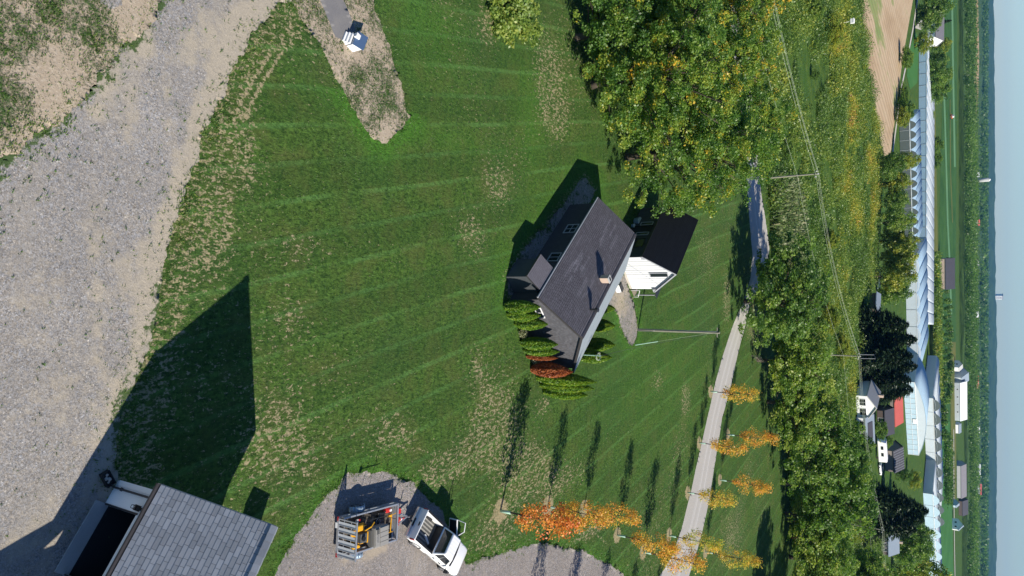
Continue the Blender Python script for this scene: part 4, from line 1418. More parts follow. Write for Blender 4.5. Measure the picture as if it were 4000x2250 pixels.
for s in (-1, 1):
    MB().box((0, s * TW / 2, .70), (tlen - .1, .03, .30)).build('side_panel', M['alu'], trl)
    MB().box((0, s * TW / 2, .87), (tlen, .09, .05)).build('top_rail', M['alu'], trl, bevel=.01)
    for x in (-hl + .04, -hl / 2, 0, hl / 2, hl - .04):
        MB().box((x, s * (TW / 2 + .045), .66), (.05, .04, .42)).build('stake', M['alu'], trl)
    f = MB()
    for k in range(8):
        t0, t1 = math.pi * k / 8, math.pi * (k + 1) / 8
        c = lambda t, y, r: (-.75 + r * 1.25 * math.cos(t), s * (TW / 2 + y), .33 + r * math.sin(t))
        f.hexa([c(t0, .09, .43), c(t1, .09, .43), c(t1, .40, .43), c(t0, .40, .43)], [c(t0, .09, .45), c(t1, .09, .45), c(t1, .40, .45), c(t0, .40, .45)])
    f.build('fender', M['fender'], trl, True)
    ring_wheel(trl, (-.75, s * (TW / 2 + .22), .33), .33, .20, s, 5)
    MB().box((-hl - .05, s * (TW / 2 - .06), .47), (.05, .22, .10)).build('taillight', M['red_lamp'], trl)
MB().box((hl, 0, .70), (.03, TW - .1, .30)).build('front_panel', M['alu'], trl)
MB().box((hl, 0, .87), (.09, TW + .09, .05)).build('top_rail', M['alu'], trl)
for s in (-1, 1):
    MB().bar((hl, s * .55, .42), (hl + 1.35, 0, .46), .045, 6).build('drawbar', M['alu'], trl)
MB().bar((hl + 1.2, 0, .46), (hl + 1.6, 0, .52), .05, 6).build('coupler', M['black_metal'], trl)
MB().bar((hl + .9, .12, .1), (hl + .9, .12, 1.0), .035, 6).build('jack', M['alu'], trl)
# upright ramp
RH = 1.42
ramp = MB().box((-hl - .04, -TW / 2 + .06, DZ + RH / 2), (.05, .06, RH)).box((-hl - .04, TW / 2 - .06, DZ + RH / 2), (.05, .06, RH)).box((-hl - .04, 0, DZ + RH), (.07, TW, .07)).box((-hl - .04, 0, DZ + .03), (.05, TW - .13, .05)).build('ramp', M['alu'], trl)
ns = 6
for k in range(1, ns):
    MB().box((-hl - .04, -TW / 2 + .06 + k * (TW - .12) / ns, DZ + RH / 2), (.04, .03, RH - .08)).build('ramp_bar', M['alu'], ramp)
for k in range(ns):
    y = -TW / 2 + .075 + (k + .02) * (TW - .12) / ns
    wv = (TW - .12) / ns
    MB().box((-hl - .035, y + wv * .26, DZ + RH / 2), (.012, wv * .56, RH - .1)).build('ramp_mesh', M['galv'], ramp)
    for j in range(2):
        MB().box((-hl - .035, y + wv * .74, DZ + .45 + j * RH / 2.6), (.012, wv * .46, .016)).build('ramp_slat', M['galv'], ramp)
MB().box((-hl - .09, .62, .40), (.012, .30, .16)).build('licence_plate', M['white'], trl)
tpt = lambda x, y, z=DZ: Vector((tm.x, tm.y, 0)) + tx * x + ty * y + Vector((0, 0, z))
trz = math.atan2(tx.y, tx.x)

# yellow stand-on mower at the rear of the trailer
mo = thing('stand_on_mower', 'yellow stand-on mower with dark engine block standing behind the trailer ramp', 'mower', tpt(-1.05, -.10, DZ), trz)
MB().box((.1, 0, .22), (.95, 1.15, .12)).build('cutting_deck', M['yellow'], mo, bevel=.03)
MB().box((.18, -.12, .52), (.52, .52, .34)).build('engine', M['box_dark'], mo, bevel=.04)
MB().box((.47, -.12, .50), (.07, .60, .40)).build('engine_guard', M['yellow'], mo, bevel=.02)
MB().box((-.1, .46, .50), (.5, .34, .30)).build('fuel_tank', M['yellow'], mo, bevel=.06)
MB().box((-.18, -.54, .44), (.5, .22, .22)).build('side_tank', M['yellow'], mo, bevel=.05)
for s in (-1, 1):
    ring_wheel(mo, (-.32, s * .46, .26), .26, .20, s, 5)
    MB().cyl((.72, s * .40, .11), .11, .08, 14, 'Y').build('caster', M['tyre'], mo)
    MB().bar((.50, s * .40, .28), (.72, s * .40, .26), .03, 5).build('caster_arm', M['yellow'], mo)
MB().path([(-.35, -.3, .6), (-.48, -.3, 1.05), (-.48, .3, 1.05), (-.35, .3, .6)], .025, 6).build('handlebar', M['black'], mo)
MB().path([(.3, .2, .55), (.66, .42, .75), (.9, .62, .72)], .035, 6).build('discharge_arm', M['yellow'], mo)
MB().box((.62, -.02, .45), (.2, .18, .2)).build('pump', M['black_metal'], mo, bevel=.03)
MB().cyl((.1, -.12, .74), .13, .10, 14).build('air_filter', M['black'], mo)

# grey hopper box with a slatted lid
gb = thing('grey_hopper', 'large grey plastic hopper with a slatted lid in the middle of the trailer', 'hopper', tpt(.55, -.42, DZ), trz + RAD(3))
MB().hexa([(-.42, -.55, 0), (.50, -.55, 0), (.50, .50, 0), (-.42, .50, 0)], [(-.48, -.60, .62), (.58, -.60, .62), (.58, .55, .62), (-.48, .55, .62)]).build('body', M['box_grey'], gb, bevel=.03)
for k in range(4):
    MB().box((.24, -.46 + k * .27, .645), (.66, .25, .04)).build('lid_slat', M['box_grey'], gb, bevel=.008)
MB().box((-.32, -.02, .66), (.30, .98, .08)).build('front_bar', M['box_grey'], gb, bevel=.02)
MB().box((-.32, .32, .71), (.18, .26, .03)).build('latch', M['box_dark'], gb)
lt = MB()
for k in range(5):
    y = .10 - k * .085
    lt.box((-.32, y, .703), (.13, .014, .006)).box((-.32 + .05 * (-1) ** k, y - .028, .703), (.014, .045, .006))
tag(lt.build('raised_lettering', M['box_dark'], gb), kind='stuff')
MB().hexa([(-.78, -.5, 0), (-.55, -.5, 0), (-.55, .45, 0), (-.78, .45, 0)], [(-.66, -.5, .5), (-.55, -.5, .5), (-.55, .45, .5), (-.66, .45, .5)]).build('chute', M['box_dark'], gb)

# smaller things on the trailer
tlq = thing('hand_truck', 'yellow tubular hand cart at the front end of the trailer', 'hand cart', tpt(1.62, .02, DZ), trz)
t_ = MB().path([(0, -.52, .28), (.02, -.5, .30), (.02, .45, .34), (0, .5, .34)], .028, 6).bar((-.16, -.52, .3), (.2, -.52, .3), .025, 6).bar((-.1, .45, .34), (.42, .5, .3), .022, 6)
t_.build('tube', M['yellow'], tlq)
MB().box((-.1, .44, .30), (.18, .18, .16)).build('motor', M['yellow'], tlq, bevel=.03)
for y in (-.45, -.1):
    MB().cyl((0, y, .13), .13, .06, 14, 'Y').build('wheel', M['tyre'], tlq)
rb_ = thing('red_blower', 'red backpack blower lying at the front corner of the trailer', 'leaf blower', tpt(1.45, .78, DZ), trz)
MB().box((0, 0, .16), (.46, .28, .26)).build('housing', M['red'], rb_, bevel=.07)
MB().path([(-.2, 0, .2), (-.5, -.08, .3), (-.8, -.02, .26)], [.06, .05, .04], 8).build('tube', M['black'], rb_)
MB().cyl((.12, 0, .32), .08, .06, 12).build('cap', M['white'], rb_)
wt = thing('string_trimmer', 'string trimmer with a pale head laid along the side of the trailer', 'trimmer', tpt(-1.0, .72, DZ), trz)
MB().bar((-.1, .0, .42), (.85, -.05, .40), .018, 6).build('shaft', M['black'], wt)
MB().cyl((-.18, 0, .42), .11, .08, 14).build('head', M['stone'], wt)
MB().box((-.05, .02, .44), (.12, .16, .08)).build('guard', M['red'], wt, bevel=.02)
MB().box((.9, -.05, .42), (.22, .18, .18)).build('motor', M['black'], wt, bevel=.03)
bk = thing('black_gear', 'black bundle of tools beside the red blower on the trailer', 'tools', tpt(.92, .62, DZ), trz)
b_ = MB().box((0, 0, .12), (.5, .22, .18), RAD(10))
b_.build('bag', M['black'], bk, bevel=.05)
MB().bar((-.3, .12, .26), (.4, .08, .22), .02, 5).build('handle', M['grey_trim'], bk)
sp = thing('spare_lid', 'small dark round lid with pale rim on the trailer deck', 'lid', tpt(.75, .25, DZ + .02), 0)
MB().cyl((0, 0, .06), .17, .10, 18).build('disc', M['black'], sp)
rr = MB()
for i in range(20):
    t, t2 = 2 * math.pi * i / 20, 2 * math.pi * (i + 1) / 20
    rr.bar((.17 * math.cos(t), .17 * math.sin(t), .115), (.17 * math.cos(t2), .17 * math.sin(t2), .115), .012, 4)
rr.build('rim', M['alu'], sp)
cn_ = thing('traffic_cone', 'red traffic cone lying on the trailer drawbar behind the truck', 'traffic cone', tpt(hl + .18, .05, .66), trz)
MB().cyl((.33, 0, 0), .15, .62, 18, 'X', r2=.03).build('cone', M['cone'], cn_)
MB().cyl((.30, 0, 0), .128, .12, 18, 'X', r2=.106).build('band', M['white'], cn_)
MB().box((0, 0, 0), (.04, .36, .36)).build('base', M['cone'], cn_)
fc = thing('fuel_can', 'red fuel can on the trailer front beside the cone', 'fuel can', tpt(hl + .24, .58, .47), trz)
MB().box((0, 0, .18), (.26, .34, .34)).build('body', M['red'], fc, bevel=.04)
MB().bar((.05, .1, .36), (.22, .16, .44), .025, 6).build('spout', M['stone'], fc)
jr = thing('white_jug', 'small white jug at the near front corner of the trailer', 'jug', tpt(hl + .16, -.22, .50), trz)
MB().cyl((0, 0, .14), .10, .26, 14, r2=.08).build('body', M['white'], jr, bevel=.02)
MB().cyl((0, 0, .31), .035, .06, 10).build('cap', M['red'], jr)
# two upright trimmers in the rack at the far side (they cast the long thin shadows)
for i, (x, h, lab) in enumerate([(-.55, 1.9, 'tall thin pole tool standing upright by the far trailer rail, rear of two'), (.05, 2.1, 'tall thin pole tool standing upright by the far trailer rail, front of two')]):
    pt = thing('pole_tool', lab, 'pole tool', tpt(x, TW / 2 - .16, DZ), trz)
    MB().bar((0, 0, 0), (.05, .02, h), .016, 5).build('shaft', M['black'], pt)
    MB().box((0, 0, .12), (.14, .12, .22)).build('motor', M['black'], pt, bevel=.02)
    MB().path([(.05, -.12, h * .72), (.06, 0, h * .76), (.05, .14, h * .72)], .014, 5).build('handle', M['black'], pt)
rk = thing('tool_rail', 'thin horizontal tool bar held above the far trailer rail', 'bar', tpt(-.2, TW / 2 - .13, 0), trz)
MB().bar((-.75, 0, 1.75), (.7, 0, 1.82), .022, 6).build('bar', M['black_metal'], rk)
MB().box((-.8, 0, 1.74), (.18, .14, .2)).build('end_block', M['black'], rk, bevel=.02)

# =================================================================== POLES AND WIRES
pole1 = thing('utility_pole', 'bare wooden pole standing alone on the lawn between the houses and the road', 'utility pole', G(1605, 830))
MB().bar((0, 0, 0), (0, 0, 8.45), .14, 10, .10).build('shaft', M['pole'], pole1)
MB().bar((-.12, -.06, 0), (-.10, -.05, 8.2), .025, 5).build('conduit', M['grey_trim'], pole1)
MB().box((0, -.14, 1.8), (.12, .03, .1)).build('tag_plate', M['alu'], pole1)
MB().bar((-.5, 0, 8.2), (.45, 0, 8.2), .05, 5).build('crossarm', M['pole'], pole1)
p1t = G(1605, 830) + Vector((0, 0, 8.3))


def wire(name, a, b, sag, r, label, group=None, n=24, m='wire'):
    a, b = Vector(a), Vector(b)
    pts = [a.lerp(b, i / n) - Vector((0, 0, 4 * sag * (i / n) * (1 - i / n))) for i in range(n + 1)]
    o = MB().path(pts, r, 4).build(name, M[m], None)
    return tag(o, label, 'wire', group)


gg = G(1598, 868)
gw = thing('guy_anchor', 'pale tube sheathing the lower end of the stay wire beside the lawn pole', 'guy guard', gg)
gtop = p1t - Vector((0, 0, .4))
gv = (gtop - gg).normalized()
MB().bar((0, 0, 0), gv * 2.4, .045, 7).build('sheath', M['mint'], gw)
wire('stay_wire', gg + gv * 2.3, gtop, 0, .012, 'thin stay wire rising from the pale sheath to the lawn pole')
wire('service_wire', Vector((msp.x, msp.y, 4.3)), p1t, .5, .014, 'dark service wire from the house mast to the lawn pole', m='gutter')

p3 = G(1916, 449)
p2 = G(2046, 890.5)
p4 = G(3450 * .644, 2070 * .644, 8.5); p4.z = 0
p5 = p3 + (p3 - p2) * 1.05
p6 = p4 + (p4 - p2) * .9
line_dir = (p2 - p3).normalized()
perp = Vector((-line_dir.y, line_dir.x, 0))
hts = {}
for nm, p, h, lab in (('a', p3, 8.3, 'tall weathered utility pole standing in front of the reeds'), ('b', p2, 8.6, 'utility pole with a pale double bracket beside the dark spruces'), ('c', p4, 8.5, 'utility pole in front of the brick house with blue grey roof')):
    q = thing('power_pole', lab, 'utility pole', p, 0, 'poles carrying the power line')
    MB().bar((0, 0, -.2), (0, 0, h), .15, 8, .10).build('shaft', M['pole'], q)
    c = MB()
    c.bar(perp * -.7 + Vector((0, 0, h - .35)), perp * .7 + Vector((0, 0, h - .35)), .05, 5)
    c.build('crossarm', M['pole'], q)
    for k in (-.6, 0, .6):
        MB().cyl(perp * k + Vector((0, 0, h - (.35 if k else .05) + .14)), .07, .18, 8).build('insulator', M['white'], q)
    if nm == 'b':
        MB().path([perp * .4 + Vector((0, 0, h)), perp * .5 + Vector((0, 0, h + 2.6)), perp * -.4 + Vector((0, 0, h + 2.8)), perp * -.5 + Vector((0, 0, h + .2))], .05, 5).build('bracket', M['grey_trim'], q)
    hts[nm] = h
P_ = {'a': (p3, 8.3), 'b': (p2, 8.6), 'c': (p4, 8.5), 'z': (p5, 8.6), 'y': (p6, 8.6)}
spans = {'za': 'between the edge of the photo and the pole by the reeds', 'ab': 'between the pole by the reeds and the bracketed pole', 'bc': 'between the bracketed pole and the brick house pole', 'cy': 'beyond the brick house pole'}
for s, e in (('z', 'a'), ('a', 'b'), ('b', 'c'), ('c', 'y')):
    A, ha = P_[s]
    B, hb_ = P_[e]
    for k, nm in ((-.6, 'field side wire'), (0, 'topmost middle wire'), (.6, 'road side wire')):
        wire('power_wire', A + perp * k + Vector((0, 0, ha - (.35 if k else .05) + .23)), B + perp * k + Vector((0, 0, hb_ - (.35 if k else .05) + .23)), .9, .014, nm + ' ' + spans[s + e], 'upper wires of the power line')
    wire('power_wire', A + Vector((.15, 0, ha - 2.9)), B + Vector((.15, 0, hb_ - 2.9)), .8, .013, 'low single wire ' + spans[s + e], 'lower wires of the power line')

# =================================================================== VEGETATION
def rand_dirs(n, r):
    v = r.normal(size=(n, 3))
    return v / np.linalg.norm(v, axis=1, keepdims=True)


def leaf_quads(C, size, r, up=.35, aspect=.62, tri=False, axis=None):
    """one small leaf (or leaf bunch) per centre, random facing with a lean to the sky"""
    n = len(C)
    N = rand_dirs(n, r)
    N[:, 2] = np.abs(N[:, 2]) + up
    N /= np.linalg.norm(N, axis=1, keepdims=True)
    U = rand_dirs(n, r) if axis is None else axis + .35 * rand_dirs(n, r)
    U -= N * (U * N).sum(1, keepdims=True)
    U /= np.maximum(np.linalg.norm(U, axis=1, keepdims=True), 1e-6)
    Wd = np.cross(N, U)
    s = (size * r.uniform(.65, 1.35, n))[:, None]
    if tri:
        V = np.stack([C - U * s * .6 - Wd * s * aspect * .7, C - U * s * .6 + Wd * s * aspect * .7, C + U * s * .8], 1)
        return V.reshape(-1, 3), np.arange(3 * n).reshape(n, 3)
    V = np.stack([C - U * s, C + Wd * s * aspect + N * s * .12, C + U * s, C - Wd * s * aspect + N * s * .12], 1)
    return V.reshape(-1, 3), np.arange(4 * n).reshape(n, 4)


def tube_mesh(mb, a, b, r0, r1, seed, bend=.12, n=5, seg=4):
    r = random.Random(seed)
    a, b = Vector(a), Vector(b)
    L = (b - a).length
    off = Vector((r.uniform(-1, 1), r.uniform(-1, 1), r.uniform(.2, 1))) * L * bend
    pts = [a.lerp(b, i / seg) + off * 4 * (i / seg) * (1 - i / seg) * .5 for i in range(seg + 1)]
    mb.path(pts, [r0 + (r1 - r0) * i / seg for i in range(seg + 1)], n)


def broadleaf(seed, H, R, base=.22, clumps=160, per=90, leaf=.17, clump_r=.75, shape=1.0, lean=(0, 0), tint=(.25, .75), spots=None, tri=False, trunk=.22, forks=2, open_=.35, limbs=26, lobes=1.0):
    """-> trunk mesh, limbs mesh, crown (V,F,tint); tree of height H and crown radius R standing at the origin"""
    r = np.random.default_rng(seed)
    zc, hz = H * (base + 1) / 2, H * (1 - base) / 2
    D = rand_dirs(clumps * 4, r)
    ph = r.uniform(0, 6.28, (6, 3))
    lob = np.zeros(len(D))
    for i in range(6):
        k = rand_dirs(1, r)[0] * (2.2 + i)
        lob += np.sin(D @ k + ph[i, 0]) / (1.3 + .5 * i)
    rad = (r.random(len(D)) ** .42) * (1 + .17 * lobes * lob)
    w = 1 - .38 * np.clip(D[:, 2], -1, 1) * shape + .0
    C = np.stack([D[:, 0] * rad * R * np.clip(w, .4, 1.25), D[:, 1] * rad * R * np.clip(w, .4, 1.25), zc + D[:, 2] * rad * hz], 1)
    # thin out near the axis and from below, so that the sky or ground shows through
    keep = (r.random(len(C)) > open_ * (rad < .55)) & (C[:, 2] > H * base * .7)
    C = C[keep][:clumps]
    C[:, 0] += lean[0] * C[:, 2] / H
    C[:, 1] += lean[1] * C[:, 2] / H
    n = len(C)
    ct = r.uniform(tint[0], tint[1], n)
    ct += .15 * np.sin(C[:, 0] * 1.1 + ph[0, 1]) * np.cos(C[:, 1] * .9)
    if spots is not None:
        pick = r.random(n) < spots[0]
        ct[pick] = spots[1] + r.uniform(-.06, .06, pick.sum())
    cr = clump_r * r.uniform(.55, 1.35, n)
    cnt = np.maximum(8, (per * r.uniform(.5, 1.5, n) * (cr / clump_r) ** 1.5)).astype(int)
    ids = np.repeat(np.arange(n), cnt)
    g = rand_dirs(len(ids), r) * (r.random(len(ids)) ** .5)[:, None]
    g[:, 2] = g[:, 2] * .62 - .28 * (g[:, 0] ** 2 + g[:, 1] ** 2)
    L = C[ids] + g * cr[ids][:, None]
    T = ct[ids] + r.normal(0, .10, len(ids))
    T = np.where((ct[ids] > .8) & (r.random(len(ids)) < .45), r.uniform(.5, .8, len(ids)), T)
    T = np.clip(T, 0, 1)
    V, F = leaf_quads(L, leaf, r, tri=tri)
    tk = MB()
    top = Vector((lean[0] * .5, lean[1] * .5, H * .62))
    tk.path([Vector((0, 0, -.15)), Vector((.05, .03, H * .05)), Vector((lean[0] * .15, lean[1] * .15, H * .25)), top * .75, top], [trunk * 1.35, trunk, trunk * .85, trunk * .5, trunk * .22], 8)
    lm = MB()
    order_ = r.permutation(n)[:limbs]
    for i, q in enumerate(order_):
        c = Vector(C[q])
        hz_ = min(max(c.z * .55, H * base * .8), H * .55)
        st = Vector((lean[0] * .3 * hz_ / H, lean[1] * .3 * hz_ / H, hz_))
        tube_mesh(lm, st, c, trunk * .33, .02, seed * 100 + i, .15)
        for k in range(2):
            e = c + Vector(rand_dirs(1, r)[0]) * clump_r * .9
            lm.bar(st.lerp(c, .7), e, .03, 4, .008)
    return tk, lm, (V, F, T)


def add_tree(name, label, cat, at, rz, data, bark, leafm, group=None):
    tk, lm, (V, F, T) = data
    t = thing(name, label, cat, at, rz, group)
    tr = tk.build('trunk', bark, t, True)
    if lm and lm.v: lm.build('limbs', bark, t, True)
    link('crown', raw_mesh('crown', V, F, leafm, {'tint': ('FACE', T)}), t)
    return t


GREEN = leaf_mat('leaf_green', [(0, (.045, .115, .022)), (.3, (.105, .225, .036)), (.6, (.215, .345, .055)), (.82, (.35, .42, .06)), (.92, (.68, .52, .04)), (1.0, (.80, .44, .04))], .52)
GREEN2 = leaf_mat('leaf_mid_green', [(0, (.065, .140, .036)), (.4, (.155, .275, .060)), (.75, (.29, .395, .085)), (1.0, (.44, .47, .10))], .55, .17)
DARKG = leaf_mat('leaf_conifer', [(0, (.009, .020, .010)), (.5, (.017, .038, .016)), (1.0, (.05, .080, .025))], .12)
AUTUMN = leaf_mat('leaf_autumn', [(0, (.70, .17, .06)), (.3, (.80, .29, .06)), (.6, (.86, .46, .07)), (.85, (.74, .56, .08)), (1, (.46, .52, .08))], .45, .05)
CEDAR = leaf_mat('leaf_cedar', [(0, (.07, .18, .022)), (.5, (.17, .31, .028)), (1, (.34, .42, .035))], .35)
RUST = leaf_mat('leaf_rust', [(0, (.18, .045, .02)), (.6, (.45, .13, .045)), (1, (.58, .22, .07))], .2)
MEADOW = leaf_mat('leaf_meadow', [(0, (.055, .115, .030)), (.3, (.13, .23, .045)), (.5, (.22, .31, .055)), (.66, (.36, .38, .05)), (.80, (.56, .48, .06)), (.9, (.44, .24, .07)), (1, (.48, .19, .07))], .45, 0)
REED = leaf_mat('leaf_reed', [(0, (.09, .17, .05)), (.5, (.21, .26, .11)), (1, (.44, .41, .27))], .35, 0)

# ------------------------------------------------------------------- the big trees beside the house
for i, (bx, by, tx_, hw_, lab, sp, cl) in enumerate([
    ((1490), 215, 1800, 190, 'big spreading leafy tree left of the dark house, its trunk seen over its shadow', (.03, .86), 330),
    (1450, 95, 1640, 105, 'lower dark leafy tree between the lime green bush and the biggest tree', (.0, .86), 150),
    (1575, 395, 1935, 158, 'big leafy tree whose lower boughs hang over the far corner of the dark house roof', (.03, .86), 300),
    (1525, 40, 1830, 160, 'big dark leafy tree at the edge of the photo above the lime green bush', (.05, .86), 290),
    (1660, 175, 1965, 150, 'broad tree with many yellow patches standing behind the big trees near the road', (.16, .84), 280),
    (1715, 330, 1985, 150, 'yellowing tree with orange sprays nearest the road bend by the reeds', (.14, .89), 240),
    (1700, 20, 1975, 115, 'yellow and orange tree by the road at the edge of the photo', (.30, .88), 220)]):
    b = G(bx, by)
    H = height_at(b, tx_)
    R = hw_ * mpp(b) * 1.0
    d = broadleaf(100 + i, H, R, .14, int(cl * 1.9), 95, .105, .62, .45, (0, 0), (.15, .78), sp, trunk=.30, open_=.40, limbs=60, lobes=1.7)
    add_tree('leafy_tree', lab, 'tree', b, random.uniform(0, 6.28), d, M['bark'], GREEN, 'big trees beside the dark house')

# lime bush at the edge of the photo
b = G(1262, 18)
d = broadleaf(120, 2.4, 3.0, .02, 150, 90, .13, .5, .3, (0, 0), (.55, .85), None, trunk=.06, limbs=14)
add_tree('round_bush', 'lime green rounded bush on the lawn at the edge of the photo', 'bush', b, 0, d, M['bark'], GREEN2)

# ------------------------------------------------------------------- young autumn trees with guards
AUT = []
for k in range(4):
    r = np.random.default_rng(300 + k)
    H = 6.0
    n = 58
    z = r.uniform(1.75, H, n)
    prof = 1.15 * np.sin(np.clip((z - 1.4) / (H - 1.1), 0, 1) * math.pi) ** .7 * (1 - .28 * (z - 1.7) / H) + .08
    a = r.uniform(0, 6.28, n)
    rr = prof * r.random(n) ** .5
    C = np.stack([rr * np.cos(a), rr * np.sin(a), z], 1)
    ids = np.repeat(np.arange(n), 33)
    g = rand_dirs(len(ids), r) * (r.random(len(ids)) ** .5)[:, None] * np.array([.40, .40, .55])
    L = C[ids] + g
    T = np.clip(.5 + r.normal(0, .12, n)[ids] + r.normal(0, .10, len(ids)), 0, 1)
    V, F = leaf_quads(L, .075, r, .3)
    tk = MB().path([(0, 0, -.1), (.01, 0, 1.2), (0, .02, 3.2), (.02, 0, H * .93)], [.065, .05, .035, .01], 7)
    lm = MB()
    for i in range(22):
        c = Vector(C[i])
        tube_mesh(lm, (0, 0, max(1.5, c.z - .9)), c, .018, .006, k * 50 + i, .05, 4, 3)
    AUT.append((tk.mesh('trunk', M['bark'], True), lm.mesh('limbs', M['bark'], True), (V, F, T), H))
aut_shift = {}
def autumn_mat(name, sh):
    t = leaf_mat(name, [(0, (.42, .07, .02)), (.3, (.55, .14, .02)), (.6, (.60, .27, .03)), (.85, (.42, .30, .03)), (1, (.22, .25, .03))], .4, 0)
    return t
crown_me = {}
def autumn_tree(bx, by, topx, shift, lab, group, wide=1.0):
    b = G(bx, by) if not isinstance(bx, Vector) else bx
    H = height_at(b, topx) if topx else 6.2
    k = random.randrange(4)
    key = (k, round(shift, 1))
    if key not in crown_me:
        V, F, T = AUT[k][2]
        crown_me[key] = raw_mesh('crown', V, F, AUTUMN, {'tint': ('FACE', np.clip(T + key[1], 0, 1))})
    t = thing('young_tree', lab, 'tree', b, random.uniform(0, 6.28), group)
    s = H / AUT[k][3]
    t.scale = (s * wide, s * wide, s)
    link('trunk', AUT[k][0], t)
    link('limbs', AUT[k][1], t)
    link('crown', crown_me[key], t)
    g = link('trunk_guard', guard_me, t)
    return t
guard_me = MB().cyl((0, 0, .42), .085, .84, 10).mesh('trunk_guard', M['mint'], True)
gA = 'young autumn trees along the drive'
gB = 'young autumn trees beside the road'
for bx, by, tx_, sh, lab, gr in [
    (1259, 1285, 1452, -.20, 'reddest young tree, the first of the row from the white pickup', gA),
    (1378, 1274, 1535, .08, 'orange young tree, second of the row from the white pickup', gA),
    (1469, 1279, 1606, .12, 'orange yellow young tree, third of the row from the white pickup', gA),
    (1553, 1346, 1705, .12, 'orange young tree, fourth of the row from the white pickup', gA),
    (1618, 1388, 1770, .06, 'orange young tree, fifth of the row, where the drive meets the road', gA),
    (1683, 1347, 1815, .34, 'greenish yellow young tree whose crown covers the road end', gA),
    (1730, 1239, 1855, .26, 'yellow young tree left of the road, between an orange one and the greenish one', gB),
    (1759, 1114, 1878, .08, 'orange young tree left of the road opposite a twin on the other verge', gB),
    (1788, 985, 1910, .20, 'yellow young tree left of the road, farthest of its row', gB),
    (1811, 1207, 1937, .08, 'orange young tree right of the road, nearer of two on that verge', gB),
    (1831, 1093, 1955, .12, 'orange young tree right of the road, farther of two on that verge', gB),
    (1775, 1388, 1908, .30, 'slim yellow young tree right of the road end', gB)]:
    autumn_tree(bx, by, tx_, sh, lab, gr, 1.2 if sh < .07 else 1.05)
sh_v = Vector((.927, -.375, 0)) * 8.6
for i, (x, y) in enumerate([(1372, 1352), (1455, 1392), (1530, 1412), (1600, 1430), (1660, 1440)]):
    autumn_tree(G(x, y) + sh_v, None, None, -.1, 'young autumn tree past the edge of the photo with its shadow on the drive', 'second row past the edge of the photo')
for q in list(COL.objects):
    pass

# ------------------------------------------------------------------- cedars round the dark house
def cedar_mesh(seed, H, R, mat, leaf=.075, n=9500):
    r = np.random.default_rng(seed)
    z = H * r.random(n) ** .85
    prof = R * np.clip(np.sin(np.clip(z / H * .95 + .08, 0, 1) * math.pi) ** .62, .04, 1) * (1 - .12 * z / H)
    a = r.uniform(0, 6.28, n)
    lob = 1 + .07 * np.sin(a * 7 + seed) + .05 * np.sin(a * 3 - z * 1.1)
    rr = prof * lob * r.uniform(.70, 1.03, n)
    L = np.stack([rr * np.cos(a), rr * np.sin(a), z + .05], 1)
    ax = np.stack([np.cos(a) * .45, np.sin(a) * .45, np.ones(n)], 1)
    T = np.clip(.5 + .22 * np.sin(a * 5 + z * 2) + r.normal(0, .18, n), 0, 1)
    V, F = leaf_quads(L, leaf, r, .15, .42, axis=ax)
    return raw_mesh('foliage', V, F, mat, {'tint': ('FACE', T)})


ced = [cedar_mesh(400 + k, 3.6, .62, CEDAR) for k in range(3)]
rusty = cedar_mesh(410, 3.6, .62, RUST)
stem_me = MB().path([(0, 0, -.1), (0, 0, 1.2), (0, 0, 3.0)], [.07, .06, .02], 6).mesh('trunk', M['bark'])
gC = 'columnar cedars round the dark house'
for i, (bx, by, tx_, wpx, mt_, lab) in enumerate([
    (1268, 771, 1357, 15, 0, 'green columnar cedar at the porch corner of the dark house'),
    (1276, 792, 1357, 14, 0, 'green columnar cedar, second from the porch along the gable wall'),
    (1296, 813, 1376, 15, 0, 'green columnar cedar just before the dark gap in the cedar row'),
    (1310, 862, 1401, 15, 0, 'green columnar cedar just after the dark gap in the cedar row'),
    (1317, 880, 1404, 13, 0, 'green columnar cedar beside the thin rusty one'),
    (1324, 896, 1401, 8, 1, 'thin rusty brown cedar between two green ones'),
    (1337, 928, 1437, 17, 1, 'wide dead rust red cedar at the gable wall'),
    (1350, 949, 1496, 15, 0, 'tall cedar next to the rust red one at the end of the row'),
    (1359, 966, 1491, 14, 0, 'tall yellow green cedar, last but one of the row'),
    (1367, 984, 1475, 14, 0, 'yellow green cedar, outermost of the row'),
    (1490, 775, 1546, 12, 0, 'small dark cedar behind the house nearest the gravel path'),
    (1478, 818, 1546, 15, 0, 'cedar behind the house beside the service mast'),
    (1462, 864, 1546, 15, 0, 'cedar behind the house, second from the gable corner'),
    (1448, 894, 1537, 15, 0, 'cedar behind the house nearest the gable corner')]):
    b = G(bx, by)
    H = height_at(b, tx_)
    t = thing('columnar_cedar', lab, 'cedar', b, random.uniform(0, 6.28), gC)
    R = 1.12 * wpx * mpp(b)
    t.scale = (R / .62, R / .62, H / 3.6)
    link('foliage', rusty if mt_ else ced[i % 3], t)
    link('trunk', stem_me, t)
for x, y, lab in ((1305, 838, 'pale flowering plant in the dark gap of the cedar row'), (1338, 905, 'pale flowering plant between the two rusty cedars')):
    r = np.random.default_rng(int(x))
    L = rand_dirs(420, r) * r.random((420, 1)) ** .4 * np.array([.38, .38, .38]) + np.array([0, 0, .42])
    V, F = leaf_quads(L, .055, r, .4)
    t = thing('flowering_plant', lab, 'plant', G(x, y))
    link('blossoms', raw_mesh('blossoms', V, F, REED, {'tint': ('FACE', np.clip(.85 + r.normal(0, .2, len(F)), 0, 1))}), t)
    MB().bar((0, 0, 0), (0, 0, .3), .02, 5).build('stem', M['bark'], t)

